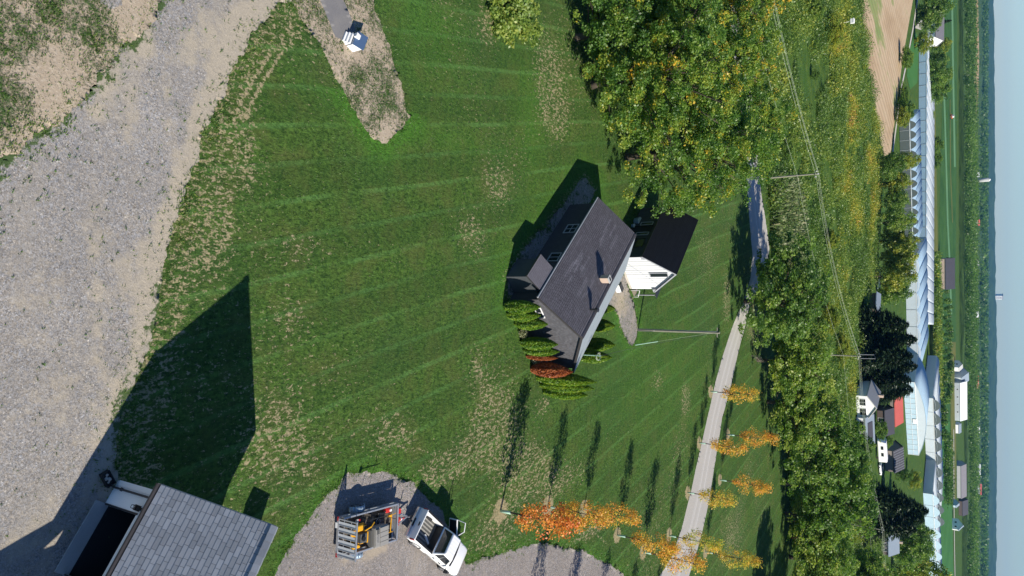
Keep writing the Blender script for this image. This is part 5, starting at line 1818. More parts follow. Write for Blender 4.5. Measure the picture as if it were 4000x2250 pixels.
# ------------------------------------------------------------------- tree row across the road
gR = 'broad trees in the row across the road'
ROW = []
for k in range(3):
    ROW.append(broadleaf(500 + k, 12.0, 6.0, .16, 330, 62, .19, .85, .45, (0, 0), (.2, .78), (.03, .9), trunk=.28, limbs=44, open_=.45, lobes=1.5))
row_me = [(a.mesh('trunk', M['bark'], True), b.mesh('limbs', M['bark'], True), raw_mesh('crown', c[0], c[1], GREEN2, {'tint': ('FACE', c[2])})) for a, b, c in ROW]


def tree_copy(meshes, name, lab, cat, b, H, R, H0, R0, group, rz=None):
    t = thing(name, lab, cat, b, random.uniform(0, 6.28) if rz is None else rz, group)
    t.scale = (R / R0, R / R0, H / H0)
    for nm, me in zip(('trunk', 'limbs', 'crown'), meshes):
        if me: link(nm, me, t)
    return t


for i, (bx, by, tx_, hw_, lab) in enumerate([
    (1872, 757, 2085, 118, 'broad green tree with a black trunk where the road disappears behind it'),
    (1905, 905, 2105, 105, 'broad green tree across the road just behind a short wooden fence'),
    (1930, 1010, 2100, 100, 'broad green tree across the road from the yellow young tree'),
    (1950, 1100, 2175, 95, 'broad tree across the road in front of the white house'),
    (1967, 1216, 2215, 100, 'broad tree with a bent dark trunk in front of the brown metal roofed house'),
    (1975, 1290, 2140, 80, 'yellow green tree between the road row and the power line pole'),
    (1985, 1400, 2150, 105, 'broad leafy tree beside the orange mark at the lower edge of the photo'),
    (2075, 1180, 2205, 75, 'dark green tree behind the road row facing the white motor home'),
    (2080, 1440, 2250, 85, 'broad green tree at the lower edge of the photo in front of the brick house')]):
    b = G(bx, by)
    tree_copy(row_me[i % 3], 'broad_tree', lab, 'tree', b, height_at(b, tx_), hw_ * mpp(b), 12.0, 6.0, gR)
# trees past the edge of the photo whose shade lies on the lawn
for i, (x, y) in enumerate([(1925, 1310), (1965, 1400)]):
    b = G(x, y) + Vector((.927, -.375, 0)) * 14
    tree_copy(row_me[i], 'broad_tree', 'broad tree past the edge of the photo with its long shade on the lawn', 'tree', b, 11, 5, 12.0, 6.0, 'shade trees past the edge of the photo')
og = thing('marker_cone', 'tiny orange marker standing under the tree at the lower edge of the photo', 'marker', G(1992, 1350))
MB().cyl((0, 0, .5), .3, 1.0, 10, r2=.08).build('cone', M['orange'], og)
fn = thing('short_fence', 'short dark wooden fence under the trees across the road', 'fence', G(1897, 902), RAD(70))
for k in range(5):
    MB().bar((k * .8 - 1.6, 0, 0), (k * .8 - 1.6, 0, 1.3), .05, 5).build('post', M['wood'], fn)
for z in (.5, 1.05):
    MB().bar((-1.7, .06, z), (1.7, .06, z), .035, 5).build('rail', M['wood'], fn)

# ------------------------------------------------------------------- conifers and groves farther out
def spruce(seed, H, R, n=5200, leaf=.42):
    r = np.random.default_rng(seed)
    z = H * (1 - r.random(n) ** .62) * .97 + .2
    lay = .5 + .5 * np.sin(z * 4.1 + seed + 2.0 * np.sin(z * .8))
    prof = R * (1 - z / H) ** .62 * (.80 + .2 * lay)
    a = r.uniform(0, 6.28, n)
    prof *= 1 + .22 * np.sin(a * 5 + np.floor(z * .9) * 2.3) + .2 * np.sin(a * 3 + z * .6 + seed)
    rr = prof * r.uniform(.35, 1.0, n) ** .7
    L = np.stack([rr * np.cos(a), rr * np.sin(a), z - rr * .18], 1)
    ax = np.stack([np.cos(a), np.sin(a), np.full(n, -.25)], 1)
    V, F = leaf_quads(L, leaf, r, .2, .5, axis=ax, tri=True)
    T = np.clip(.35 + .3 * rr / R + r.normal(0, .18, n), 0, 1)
    tk = MB().path([(0, 0, -.1), (0, 0, H * .5), (0, 0, H * .97)], [.22, .13, .03], 6)
    return tk.mesh('trunk', M['bark']), None, raw_mesh('crown', V, F, DARKG, {'tint': ('FACE', T)})


SPR = [spruce(600 + k, 14, 3.6) for k in range(3)]
gS = 'dark spruces before the greenhouses'
for i, (bx, by, tx_, hw_, lab) in enumerate([
    (2168, 815, 2290, 45, 'dark spruce at the near end of the spruce clump beside the grey tarpaulin'),
    (2172, 850, 2310, 42, 'dark spruce in the clump behind the power pole bracket'),
    (2165, 890, 2300, 45, 'dark spruce directly behind the power pole with the pale bracket'),
    (2178, 915, 2312, 42, 'dark spruce in the clump nearest the greenhouse roof'),
    (2172, 950, 2296, 42, 'dark spruce in the clump above the white house roof'),
    (2190, 980, 2285, 36, 'low dark spruce at the white house corner'),
    (2215, 975, 2300, 36, 'dark spruce between the white house and the red roof'),
    (2150, 1250, 2300, 50, 'dark spruce beside the brown metal roofed house'),
    (2175, 1285, 2330, 52, 'tall dark spruce in front of the long greenhouse'),
    (2160, 1310, 2310, 46, 'dark spruce at the corner of the brick house'),
    (2220, 1270, 2340, 44, 'dark spruce standing close to the long greenhouse wall')]):
    b = G(bx, by)
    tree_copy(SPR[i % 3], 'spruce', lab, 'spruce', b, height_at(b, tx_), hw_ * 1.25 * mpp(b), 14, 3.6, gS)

GROVE = []
for k in range(3):
    a, b_, c = broadleaf(700 + k, 10.0, 5.0, .05, 170, 44, .38, 1.1, .4, (0, 0), (.2, .7), (.02, .85), tri=True, trunk=.2, limbs=8)
    GROVE.append((a.mesh('trunk', M['bark']), b_.mesh('limbs', M['bark']), raw_mesh('crown', c[0], c[1], GREEN2, {'tint': ('FACE', c[2])})))
    GROVE.append((GROVE[-1][0], GROVE[-1][1], raw_mesh('crown', c[0], c[1], MEADOW, {'tint': ('FACE', np.clip(c[2] * .45 + .36, 0, 1))})))
gG = 'trees before the greenhouses and fields'
gH = 'trees among the far houses'
for i, (bx, by, tx_, hw_, y_, lab, gr) in enumerate([
    (2205, 420, 2275, 30, 0, 'dark tree at the near corner of the brown field beside the greenhouse arches', gG),
    (2215, 460, 2290, 28, 1, 'yellow green tree in front of the grey greenhouse arches', gG),
    (2215, 505, 2290, 28, 0, 'dark green tree in front of the last grey greenhouse arch', gG),
    (2205, 560, 2298, 30, 0, 'green tree in front of the bright greenhouse end wall', gG),
    (2210, 605, 2308, 34, 1, 'large yellow green tree reaching over the greenhouse roof', gG),
    (2205, 650, 2312, 34, 1, 'tallest yellow green tree before the greenhouse roof', gG),
    (2200, 695, 2300, 34, 1, 'yellow green tree behind the small white boat shaped object', gG),
    (2205, 735, 2292, 36, 0, 'green tree beside the white greenhouse end and the pale lane', gG),
    (2262, 150, 2300, 24, 0, 'round dark bush at the pale lane edge beyond the brown field', gG),
    (2262, 240, 2285, 30, 0, 'green bushes at the end of the long striped greenhouse', gG),
    (2255, 275, 2300, 30, 0, 'green tree before the striped greenhouse roof', gG),
    (2250, 300, 2292, 22, 1, 'yellowish tree at the first greenhouse arch', gG),
    (2245, 410, 2312, 22, 1, 'small yellow tree in front of the fourth greenhouse arch', gG),
    (2305, 25, 2395, 45, 0, 'large dark tree left of the grey house at the edge of the photo', gH),
    (2305, 60, 2375, 26, 0, 'dark tree shading the drive of the grey house', gH),
    (2300, 115, 2345, 26, 1, 'yellowish tree in front of the grey house windows', gH),
    (2345, 118, 2392, 24, 1, 'yellow tree behind the grey house', gH),
    (2320, 160, 2390, 30, 0, 'dark bushy tree at the right end of the grey house', gH),
    (2322, 200, 2392, 34, 0, 'large dark tree, middle of three behind the striped greenhouse end', gH),
    (2325, 235, 2390, 34, 0, 'large dark tree, last of three behind the striped greenhouse end', gH),
    (2330, 290, 2352, 18, 0, 'isolated dark round bush on the grass behind the striped greenhouse', gH),
    (2338, 365, 2372, 24, 0, 'dark bush clump behind the greenhouse arches', gH),
    (2340, 405, 2370, 24, 0, 'dark bush clump farther along behind the greenhouse', gH),
    (2200, 1080, 2235, 24, 0, 'green tree between the white house and the red roof', gH),
    (2215, 1110, 2245, 22, 0, 'green tree beside the dark garage roof', gH),
    (2182, 1075, 2215, 18, 0, 'small dark tree in front of the white house glazing', gH),
    (2280, 1205, 2320, 22, 1, 'bright yellow green tree at the greenhouse corner', gH),
    (2255, 1195, 2295, 18, 0, 'dark tree beside the bright yellow green one', gH),
    (2235, 1330, 2345, 40, 0, 'leafy tree in front of the blue grey roof', gH),
    (2270, 1370, 2355, 42, 0, 'leafy tree between the brick house and the far green field', gH),
    (2245, 1425, 2385, 46, 1, 'big green and yellow tree at the lower edge of the photo near the far field', gH),
    (2150, 1120, 2200, 28, 0, 'green tree in front of the white motor home', gH),
    (2235, 1380, 2330, 40, 0, 'dark leafy tree behind the brick house porch', gH)]):
    b = G(bx, by)
    k = (i % 3) * 2 + y_
    tree_copy(GROVE[k], 'grove_tree', lab, 'tree', b, height_at(b, tx_), hw_ * mpp(b), 10.0, 5.0, gr)
pop = spruce(650, 14, 2.0, 3000, .5)
b = G(2335, 62)
tree_copy(pop, 'poplar', 'tall narrow dark poplar beside the grey house', 'poplar', b, height_at(b, 2396), 9 * mpp(b), 14, 2.0, None)

# ------------------------------------------------------------------- meadow, thicket and reeds between road and fields
mead = P2([(1945, 640), (1948, 800), (1966, 1000), (1980, 1200), (1990, 1300), (1997, 1470), (2240, 1470), (2200, 1340), (2160, 1180), (2145, 1020), (2160, 900), (2175, 780), (2200, 640), (2212, 480), (2222, 400), (2205, 300), (2187, 200), (2165, 0), (2160, -90), (1872, -90), (1898, 100), (1915, 300), (1926, 480)])
green_gap = P2([(2010, 60), (2030, 110), (2040, 160), (2085, 165), (2060, 240), (2030, 265), (2005, 215), (2000, 120)])
def scatter(poly, n, seed, holes=()):
    r = np.random.default_rng(seed)
    lo, hi = poly.min(0), poly.max(0)
    out = []
    tot = 0
    while tot < n:
        p = lo + (hi - lo) * r.random((n * 2, 2))
        m = sdist(poly, p[:, 0], p[:, 1]) < 0
        for h in holes: m &= sdist(h, p[:, 0], p[:, 1]) > 0
        out.append(p[m])
        tot += m.sum()
    return np.concatenate(out)[:n], r


S, r = scatter(mead, 21000, 800, [green_gap])
big = vnoise(S[:, 0], S[:, 1], 14, 90)
sml = vnoise(S[:, 0], S[:, 1], 5, 94)
keep = sml > .37
S, big, sml = S[keep], big[keep], sml[keep]
hgt = (.5 + 4.6 * np.clip(sml - .37, 0, 1) ** .8 + 1.1 * np.clip(big - .52, 0, 1)) * r.uniform(.6, 1.35, len(S))
cnt = 22
ids = np.repeat(np.arange(len(S)), cnt)
g = rand_dirs(len(ids), r) * (r.random(len(ids)) ** .45)[:, None]
g[:, 2] = np.abs(g[:, 2])
wd_ = (.45 + .55 * hgt)[ids]
L = np.stack([S[ids, 0] + g[:, 0] * wd_, S[ids, 1] + g[:, 1] * wd_, g[:, 2] * hgt[ids]], 1)
pv = [px_of((a, b, 0)) for a, b in S]
px = np.array(pv)
yel = np.exp(-(((px[:, 0] - 2130) / 35) ** 2)) * (px[:, 1] < 700) * .12 + np.exp(-(((px[:, 0] - 2100) / 60) ** 2 + ((px[:, 1] - 250) / 140) ** 2)) * .06 + np.exp(-(((px[:, 0] - 2130) / 18) ** 2 + ((px[:, 1] - 960) / 70) ** 2)) * .24
rust = np.exp(-(((px[:, 0] - 2195) / 12) ** 2 + ((px[:, 1] - 510) / 70) ** 2)) * .42 + np.exp(-(((px[:, 0] - 2185) / 14) ** 2 + ((px[:, 1] - 400) / 40) ** 2)) * .4 + np.exp(-(((px[:, 0] - 2095) / 25) ** 2 + ((px[:, 1] - 75) / 45) ** 2)) * .4
ct = np.clip(.04 + .60 * vnoise(S[:, 0], S[:, 1], 9, 97) + .6 * (vnoise(S[:, 0], S[:, 1], 4, 99) - .5) + yel + rust + r.normal(0, .07, len(S)), 0, 1)
T = np.clip(ct[ids] + r.normal(0, .07, len(ids)), 0, 1)
V, F = leaf_quads(L, .26, r, .3, tri=True)
tag(link('meadow_thicket', raw_mesh('meadow_thicket', V, F, MEADOW, {'tint': ('FACE', T)})), 'tangled meadow of green, yellow and rusty shrubs between the road and the brown field', 'undergrowth', kind='stuff')

reedp = P2([(1935, 500), (1945, 640), (2000, 640), (2010, 560), (1985, 470), (1950, 470)])
S, r = scatter(P2([(1932, 440), (1940, 650), (1975, 665), (2008, 650), (2016, 560), (1990, 455), (1955, 445)]), 7000, 820)
S = S[vnoise(S[:, 0], S[:, 1], 3.5, 821) + r.normal(0, .05, len(S)) > .42]
hh = r.uniform(.8, 2.0, len(S)) * (.6 + .7 * vnoise(S[:, 0], S[:, 1], 5, 822))
bend = rand_dirs(len(S), r)[:, :2] * .7
wv = rand_dirs(len(S), r) * np.array([.05, .05, 0])
B0 = np.stack([S[:, 0], S[:, 1], np.zeros(len(S))], 1)
T0 = B0 + np.stack([bend[:, 0], bend[:, 1], hh], 1)
V = np.stack([B0 - wv * 1.4, B0 + wv * 1.4, T0 + wv * 2.4, T0 - wv * 2.4], 1).reshape(-1, 3)
tag(link('reeds', raw_mesh('reeds', V, np.arange(len(V)).reshape(-1, 4), REED, {'tint': ('FACE', np.clip(.42 + r.normal(0, .22, len(S)), 0, 1))})), 'pale standing reeds on the far side of the road', 'reeds', kind='stuff')

# individual shrubs and small trees one can tell apart in the meadow
for i, (bx, by, tx_, hw_, y_, lab) in enumerate([
    (2070, 85, 2120, 45, 1, 'rusty brown tree at the green clearing near the edge of the photo'),
    (2030, 25, 2075, 30, 0, 'green tree left of the green clearing near the edge of the photo'),
    (1965, 380, 2000, 30, 0, 'dark shrub beside the weathered utility pole'),
    (2040, 190, 2062, 12, 0, 'small dark bush on the green clearing'),
    (2075, 600, 2110, 26, 1, 'yellow green shrub in the middle of the meadow'),
    (2100, 880, 2140, 36, 1, 'pale yellow green shrub near the bracketed pole'),
    (2060, 800, 2110, 40, 1, 'soft pale green willow shrub behind the road trees')]):
    b = G(bx, by)
    tree_copy(GROVE[(i % 3) * 2 + y_], 'meadow_shrub', lab, 'shrub', b, height_at(b, tx_), hw_ * mpp(b), 10.0, 5.0, 'shrubs in the meadow')

# ------------------------------------------------------------------- grass and weeds standing at the gravel edges
def tufts(name, pts, r, hmin, hmax, mat_, tint, lab):
    n = len(pts)
    k = 5
    ids = np.repeat(np.arange(n), k)
    a = r.uniform(0, 6.28, len(ids))
    h = r.uniform(hmin, hmax, len(ids))
    sp = r.uniform(.3, .9, len(ids)) * h
    B0 = np.stack([pts[ids, 0] + r.normal(0, .05, len(ids)), pts[ids, 1] + r.normal(0, .05, len(ids)), np.full(len(ids), -.01)], 1)
    T0 = B0 + np.stack([np.cos(a) * sp, np.sin(a) * sp, h], 1)
    w = np.stack([-np.sin(a), np.cos(a), np.zeros(len(ids))], 1) * (.22 * h)[:, None]
    V = np.stack([B0 - w, B0 + w, T0], 1).reshape(-1, 3)
    T = np.clip(tint + r.normal(0, .14, len(ids)), 0, 1)
    tag(link(name, raw_mesh(name, V, np.arange(len(V)).reshape(-1, 3), mat_, {'tint': ('FACE', T)})), lab, 'grass', kind='stuff')


def grid_points(score, n, seed):
    """points drawn from the near sheet with the given weight per vertex"""
    r = np.random.default_rng(seed)
    area = np.abs(np.gradient(GX, axis=1)) * np.abs(np.gradient(GY, axis=0))
    w = np.clip(score, 0, None) * area
    w = (w / w.sum()).ravel()
    i = r.choice(len(w), n, p=w)
    return np.stack([GX.ravel()[i], GY.ravel()[i]], 1) + r.normal(0, .06, (n, 2)), r


inlawn = (SD['lawn'] < 0) & (SD['gravel_yard'] > 0) & (SD['gravel_driveway'] > 0) & (SD['country_road'] > 0) & (SD['dry_strip'] > 0)
vis = (GY > 8) & (GY < 75)
sc_ = (np.exp(-np.abs(SD['gravel_driveway'] - .12) / .16) * 2.2 + np.exp(-np.abs(SD['gravel_yard'] - .25) / .35) + np.exp(-np.abs(SD['garden_path'] - .1) / .14) * 1.5 + np.exp(-np.abs(SD['house_path'] - .1) / .2) + np.exp(-np.abs(SD['dry_strip'] - .08) / .14) * 1.6) * vis
P_t, r = grid_points(sc_ * vnoise(GX, GY, .7, 901) ** 2, 5500, 900)
tufts('edge_grass', P_t, r, .03, .11, MEADOW, .30, 'ragged grass along the edges of the gravel')
sc_ = (SD['weedy_ground'] < .2) * np.clip(wg - .25, 0, 1.2) * vnoise(GX, GY, .8, 905) ** 2 + .018 * weed * (SD['gravel_yard'] < 0) * (SD['weedy_ground'] > 0) + .5 * (SD['dry_strip'] < 0) * (SD['asphalt_path'] > .1) * np.clip(wd - .1, 0, 1) * vnoise(GX, GY, .8, 907) ** 2
P_t, r = grid_points(sc_ * (GY > 5) * (GY < 60), 9000, 910)
tufts('weeds', P_t, r, .03, .12, MEADOW, .16, 'green weeds scattered over the dry soil and gravel')
sc_ = inlawn * vis * (.25 + vnoise(GX, GY, 1.2, 915) ** 2)
P_t, r = grid_points(sc_, 45000, 920)
tufts('lawn_tufts', P_t, r, .03, .085, MEADOW, .16, 'short grass tufts of the mown lawn')

# =================================================================== THE FARMLAND BEYOND
M['field_brown'] = mat_field('ploughed_field', [(.25, (.36, .25, .15)), (.42, (.48, .35, .22)), (.53, (.54, .41, .27)), (.60, (.28, .31, .12)), (.75, (.16, .27, .08))], 3.1, RAD(78), .28, .05)
M['field_tan'] = mat_field('tan_field', [(.3, (.36, .24, .12)), (.6, (.44, .31, .17)), (.9, (.38, .30, .16))], None, 0, 0, .02)
M['field_green'] = mat_field('green_crop', [(.3, (.03, .09, .02)), (.55, (.055, .14, .03)), (.8, (.08, .16, .04))], 5.0, RAD(4), .5, .05)
M['field_bright'] = mat_field('bright_green_field', [(.3, (.045, .15, .035)), (.6, (.065, .19, .05)), (.85, (.10, .20, .06))], 4.0, RAD(4), .3, .05)
M['field_pale'] = mat_field('pale_green_track', [(.3, (.10, .22, .10)), (.7, (.14, .27, .13))], None, 0, 0, .05)
M['field_olive'] = mat_field('olive_field', [(.3, (.10, .13, .03)), (.6, (.17, .17, .045)), (.85, (.22, .20, .06))], 6.0, RAD(4), .35, .05)
M['lane'] = plain('pale_lane', (.50, .47, .42), .9, .15, .3)
M['roof_bluegrey'] = plain('blue_grey_roof', (.22, .27, .33), .6, .1, .5)
M['roof_lightgrey'] = plain('light_grey_roof', (.42, .42, .42), .6, .1, .5)
M['roof_grey'] = plain('grey_roof', (.20, .19, .21), .8, .12, .5)
M['roof_dark'] = plain('dark_roof', (.06, .06, .075), .6, .15, .5)
M['roof_red'] = plain('red_metal_roof', (.50, .11, .09), .5, .12, .4)
M['roof_white'] = plain('white_metal_roof', (.74, .76, .78), .5, .06, .3)
M['wall_brown'] = plain('brown_boards', (.10, .075, .065), .8, .15, 1)
M['wall_taupe'] = plain('taupe_boards', (.23, .20, .18), .8, .12, 1)


def film_mat(name, col):
    t = NT(name)
    c = t.mix(1.0, (*col, 1), t.math('MULTIPLY_ADD', t.noise(t.obj(), .2, 3), .12, .94), 'MULTIPLY')
    d, tr = t.n('ShaderNodeBsdfDiffuse'), t.n('ShaderNodeBsdfTranslucent')
    t.l(c, d.inputs[0])
    t.l(c, tr.inputs[0])
    m = t.n('ShaderNodeMixShader')
    m.inputs[0].default_value = .48
    t.l(d.outputs[0], m.inputs[1])
    t.l(tr.outputs[0], m.inputs[2])
    t.l(m.outputs[0], t.out.inputs[0])
    return t.m


M['film'] = film_mat('greenhouse_film', (.56, .74, .88))
M['film_white'] = film_mat('white_greenhouse_film', (.80, .86, .90))
M['film_grey'] = plain('grey_greenhouse_panel', (.085, .105, .105), .35, .12, .6)  # darkened grey, shade of the arch fronts put into the colour
M['glasshouse'] = plain('glasshouse_pane', (.42, .56, .66), .2, .12, .6, spec=.5)
M['skin'] = M['white']


def sheet(name, pts, mat, z):
    m = MB()
    m.quad(*[(p.x, p.y, z) for p in (G(x, y) for x, y in pts)])
    return tag(m.build(name, M[mat]), kind='structure')


def ribbon(name, pts, w, mat, z):
    """a strip following pixels pts with half width w pixels across the picture"""
    a = [(x - w, y) for x, y in pts]
    b = [(x + w, y) for x, y in pts][::-1]
    return sheet(name, a + b, mat, z)


sheet('ploughed_field', [(2158, -90), (2165, 0), (2187, 200), (2206, 300), (2222, 395), (2241, 385), (2252, 300), (2271, 150), (2297, 0), (2309, -90)], 'field_brown', -.06)
ribbon('lane', [(2311, -20), (2297, 72), (2279, 166), (2265, 235), (2256, 307), (2246, 382)], 1.5, 'lane', .0)
sheet('grass_verge', [(2302, 78), (2312, 100), (2308, 208), (2290, 225), (2281, 190), (2290, 120)], 'field_bright', -.03)
sheet('yard', [(2300, 70), (2318, 50), (2330, 45), (2332, 66), (2316, 75)], 'lane', .02)
sheet('olive_meadow', [(2334, 240), (2352, 235), (2356, 420), (2360, 640), (2346, 640), (2338, 420)], 'field_olive', -.04)
sheet('crop_field', [(2374, -90), (2371, 250), (2366, 420), (2362, 640), (2370, 900), (2380, 1060), (2405, 1060), (2404, 700), (2407, 300), (2408, -90)], 'field_green', -.02)
ribbon('field_track', [(2374, 200), (2377, 300), (2381, 440), (2384, 560), (2389, 660), (2393, 790)], 2.1, 'field_pale', .05)
ribbon('field_track', [(2393, -90), (2395, 0), (2397, 150), (2399, 260), (2402, 420)], 2.3, 'field_pale', .06)
ribbon('field_track', [(2390, 250), (2391, 430), (2396, 560)], 1.0, 'field_olive', .07)
sheet('bright_field', [(2362, 1060), (2390, 1060), (2394, 1230), (2400, 1520), (2358, 1520), (2360, 1250)], 'field_bright', .02)
sheet('crop_strip', [(2391, 860), (2404, 860), (2405, 1060), (2405, 1260), (2397, 1240), (2391, 1050)], 'field_olive', .08)
ribbon('farm_lane', [(2399, 1080), (2399.5, 1250), (2401, 1380), (2403, 1500)], .7, 'lane', .12)
sheet('far_field', [(2438, -100), (2442, 0), (2445, 150), (2448, 250), (2450, 330), (2453, 330), (2460, 250), (2463, 150), (2460, 0), (2462, -100)], 'field_tan', .3)
sheet('far_field', [(2443, 540), (2446, 540), (2456, 620), (2456, 800), (2436, 800), (2432, 720), (2444, 640)], 'field_olive', .3)
sheet('far_field', [(2444, 840), (2452, 840), (2455, 1449), (2446, 1449)], 'field_olive', .32)


def gable_house(name, label, cat, at, L, W, he, hr, rz, wall, roof, win=(), group=None, chimney=False, over=.35, slats=0):
    """long side along local x; win: list of (side, pos 0..1, w, h, z) with side 'f' (local -y), 'r' (local +x), 'l' (-x)"""
    t = thing(name, label, cat, at, rz, group)
    m = MB()
    m.slab([(-L / 2, -W / 2, 0), (-L / 2, W / 2, 0), (-L / 2, W / 2, he), (-L / 2, 0, hr - .12), (-L / 2, -W / 2, he)], (L, 0, 0))
    m.build('wall', M[wall], t)
    k = (hr - he) / (W / 2)
    ez = he - over * k
    d = .16
    rf = MB()
    x0, x1 = -L / 2 - over, L / 2 + over
    for s in (-1, 1):
        a = [(x0, s * (W / 2 + over), ez), (x1, s * (W / 2 + over), ez), (x1, s * .004, hr), (x0, s * .004, hr)]
        lo = [Vector(p) - Vector((0, 0, d * .5)) for p in a]
        hi = [Vector(p) + Vector((0, 0, d)) for p in a]
        rf.hexa(lo, hi)
    ro = rf.build('roof', M[roof], t)
    for i in range(slats):
        x = x0 + (i + .5) * (x1 - x0) / slats
        MB().bar((x, -(W / 2 + over), ez + d + .05), (x, -.05, hr + d + .05), .07, 4).build('roof_seam', M['alu'], ro)
    if chimney:
        MB().box((L * .2, .3, hr + .4), (.7, .7, 1.3)).build('chimney', M['brick'], ro)
    for side, p, w, h, z in win:
        if side == 'f': f = lambda x, o, zz: Vector((-L / 2 + x, -W / 2 - o, zz)); span = L
        elif side == 'r': f = lambda x, o, zz: Vector((L / 2 + o, -W / 2 + x, zz)); span = W
        else: f = lambda x, o, zz: Vector((-L / 2 - o, -W / 2 + x, zz)); span = W
        window(t, f, p * span, z, w, h, .1, M['white'], None, (2, 1), .08)
    return t


gable_house('white_house', 'white house with blue grey and pale roof slopes in front of the dark spruces', 'house', G(2160, 1002), 8.5, 6.5, 2.9, 4.9, RAD(112), 'white', 'roof_lightgrey',
            [('l', .10, 2.0, 1.5, .8), ('l', .56, 1.9, 1.4, .9)], chimney=True)
h1 = gable_house('white_annex', 'low white house with a dark solar panel on its roof beside the white house', 'house', G(2160, 1075), 8, 5.5, 2.3, 3.8, RAD(15), 'white', 'roof_bluegrey', [('f', .1, 2.2, 1.1, .7), ('f', .55, 2.2, 1.1, .7)])
MB().hexa([(-2.6, -2.5, 2.62), (2.4, -2.5, 2.62), (2.4, -.8, 3.55), (-2.6, -.8, 3.55)], [(-2.6, -2.54, 2.70), (2.4, -2.54, 2.70), (2.4, -.84, 3.63), (-2.6, -.84, 3.63)]).build('solar_panel', M['roof_dark'], h1)
cmpr = thing('camper', 'long white camper with a dark blue front cover parked beside the brown house', 'camper', G(2204, 1130), RAD(24))
MB().hexa([(-4.2, -1.2, .6), (4.0, -1.2, .6), (4.0, 1.2, .6), (-4.2, 1.2, .6)], [(-3.4, -1.15, 3.0), (3.9, -1.15, 3.1), (3.9, 1.15, 3.1), (-3.4, 1.15, 3.0)]).build('body', M['white'], cmpr, bevel=.25)
MB().hexa([(-5.1, -1.15, .7), (-4.3, -1.25, .7), (-4.3, 1.25, .7), (-5.1, 1.15, .7)], [(-4.6, -1.1, 2.5), (-3.3, -1.2, 3.08), (-3.3, 1.2, 3.08), (-4.6, 1.1, 2.5)]).build('cover', M['blue_panel'], cmpr, bevel=.12)
for x in (-1.5, 1.0):
    MB().box((x, -1.22, 1.9), (1.2, .06, .7)).build('window', M['glass'], cmpr)
for x in (-2.2, 2.4):
    MB().cyl((x, -1.1, .35), .35, .25, 12, 'Y').build('wheel', M['tyre'], cmpr)
car = thing('white_car', 'white car parked beside the camper in front of the brown house', 'car', G(2210, 1178), RAD(30))
MB().hexa([(-2.1, -.9, .3), (2.1, -.9, .3), (2.1, .9, .3), (-2.1, .9, .3)], [(-2.1, -.88, .95), (2.1, -.88, .9), (2.1, .88, .9), (-2.1, .88, .95)]).build('body', M['truck_white'], car, bevel=.15)
MB().hexa([(-1.7, -.8, .92), (.8, -.8, .92), (.8, .8, .92), (-1.7, .8, .92)], [(-1.3, -.65, 1.45), (.2, -.65, 1.45), (.2, .65, 1.45), (-1.3, .65, 1.45)]).build('cabin', M['glass'], car, bevel=.08)
for x in (-1.3, 1.3):
    for y in (-.85, .85):
        MB().cyl((x, y, .32), .32, .2, 12, 'Y').build('wheel', M['tyre'], car)
gable_house('brown_house', 'brown house with a black ribbed metal roof and one white gable window', 'house', G(2228, 1146), 8.5, 6.0, 3.0, 5.4, RAD(24), 'wall_taupe', 'roof_dark', [('r', .42, .9, 1.0, 2.7)], slats=9)
gable_house('brick_house', 'dark brick house with a blue grey hip roof behind the lower power pole', 'house', G(2212, 1340), 11, 7, 3.2, 5.6, RAD(8), 'wall_brown', 'roof_bluegrey', [('f', .52, 1.0, 1.6, 1.0), ('f', .66, 1.0, 1.6, 1.0), ('f', .80, 1.0, 1.6, 1.0)], chimney=True)
sheet('driveway', [(2192, 1305), (2199, 1305), (2205, 1385), (2192, 1388)], 'lane', .02)
gable_house('red_barn', 'long low barn with a bright red roof between trees and the glass wall', 'barn', G(2243, 1026), 10, 9, 1.6, 3.6, RAD(14), 'wall_taupe', 'roof_red', [('f', .3, 1.2, .8, .4)])
gable_house('dark_shed', 'dark shed with grey gable beside the red barn', 'shed', G(2210, 1055), 8, 6, 2.4, 4.4, RAD(10), 'wall_brown', 'roof_dark', [('f', .3, 2.4, 1.8, .3)])
gable_house('grey_hut', 'low blue grey hut at the near end of the dark spruces', 'hut', G(2190, 762), 5, 4, 1.8, 2.6, RAD(-20), 'wall_brown', 'roof_bluegrey')
bt = thing('white_boat', 'small white boat shaped craft on a stand in front of the hedge trees', 'boat', G(2203, 704), RAD(0))
loft([[(x, -w_, .9), (x, 0, .4), (x, w_, .9), (x, w_ * .8, 1.3), (x, -w_ * .8, 1.3)] for x, w_ in ((-2.6, .7), (-1, 1.0), (1, .95), (2.8, .1))]).build('hull', M['white'], bt)
MB().box((-.4, 0, 1.5), (1.4, 1.0, .5)).build('cabin', M['white'], bt, bevel=.1)
MB().box((-1, 0, .2), (.2, 1.4, .5)).box((1, 0, .2), (.2, 1.2, .5)).build('stand', M['wood'], bt)
gable_house('grey_house', 'grey roofed house with white porch windows behind the brown field', 'house', G(2334, 75), 17, 10, 4.4, 8.0, RAD(-14), 'white', 'roof_grey',
            [('f', .08 + .12 * k, 1.2, 1.9, 1.2) for k in range(7)], chimney=False)
gable_house('dark_barn', 'dark roofed barn with a pale sunlit gable on the green field', 'barn', G(2362, 688), 21, 12, 4.5, 9.5, RAD(6), 'stone_wall' if 'stone_wall' in M else 'brick', 'roof_dark', [('r', .4, 1.5, 1.5, 3)])
gable_house('white_barn', 'longest white roofed farm building across the far field', 'barn', G(2402, 1005), 40, 14, 5, 10.5, RAD(12), 'film_white', 'roof_white', [('f', .15 + .2 * k, 1.2, 1.2, 2) for k in range(4)])
gable_house('white_barn', 'white farm building with a dark roof slope at the left end of the longest one', 'barn', G(2402, 945), 14, 14, 6, 12, RAD(50), 'film_white', 'roof_bluegrey')
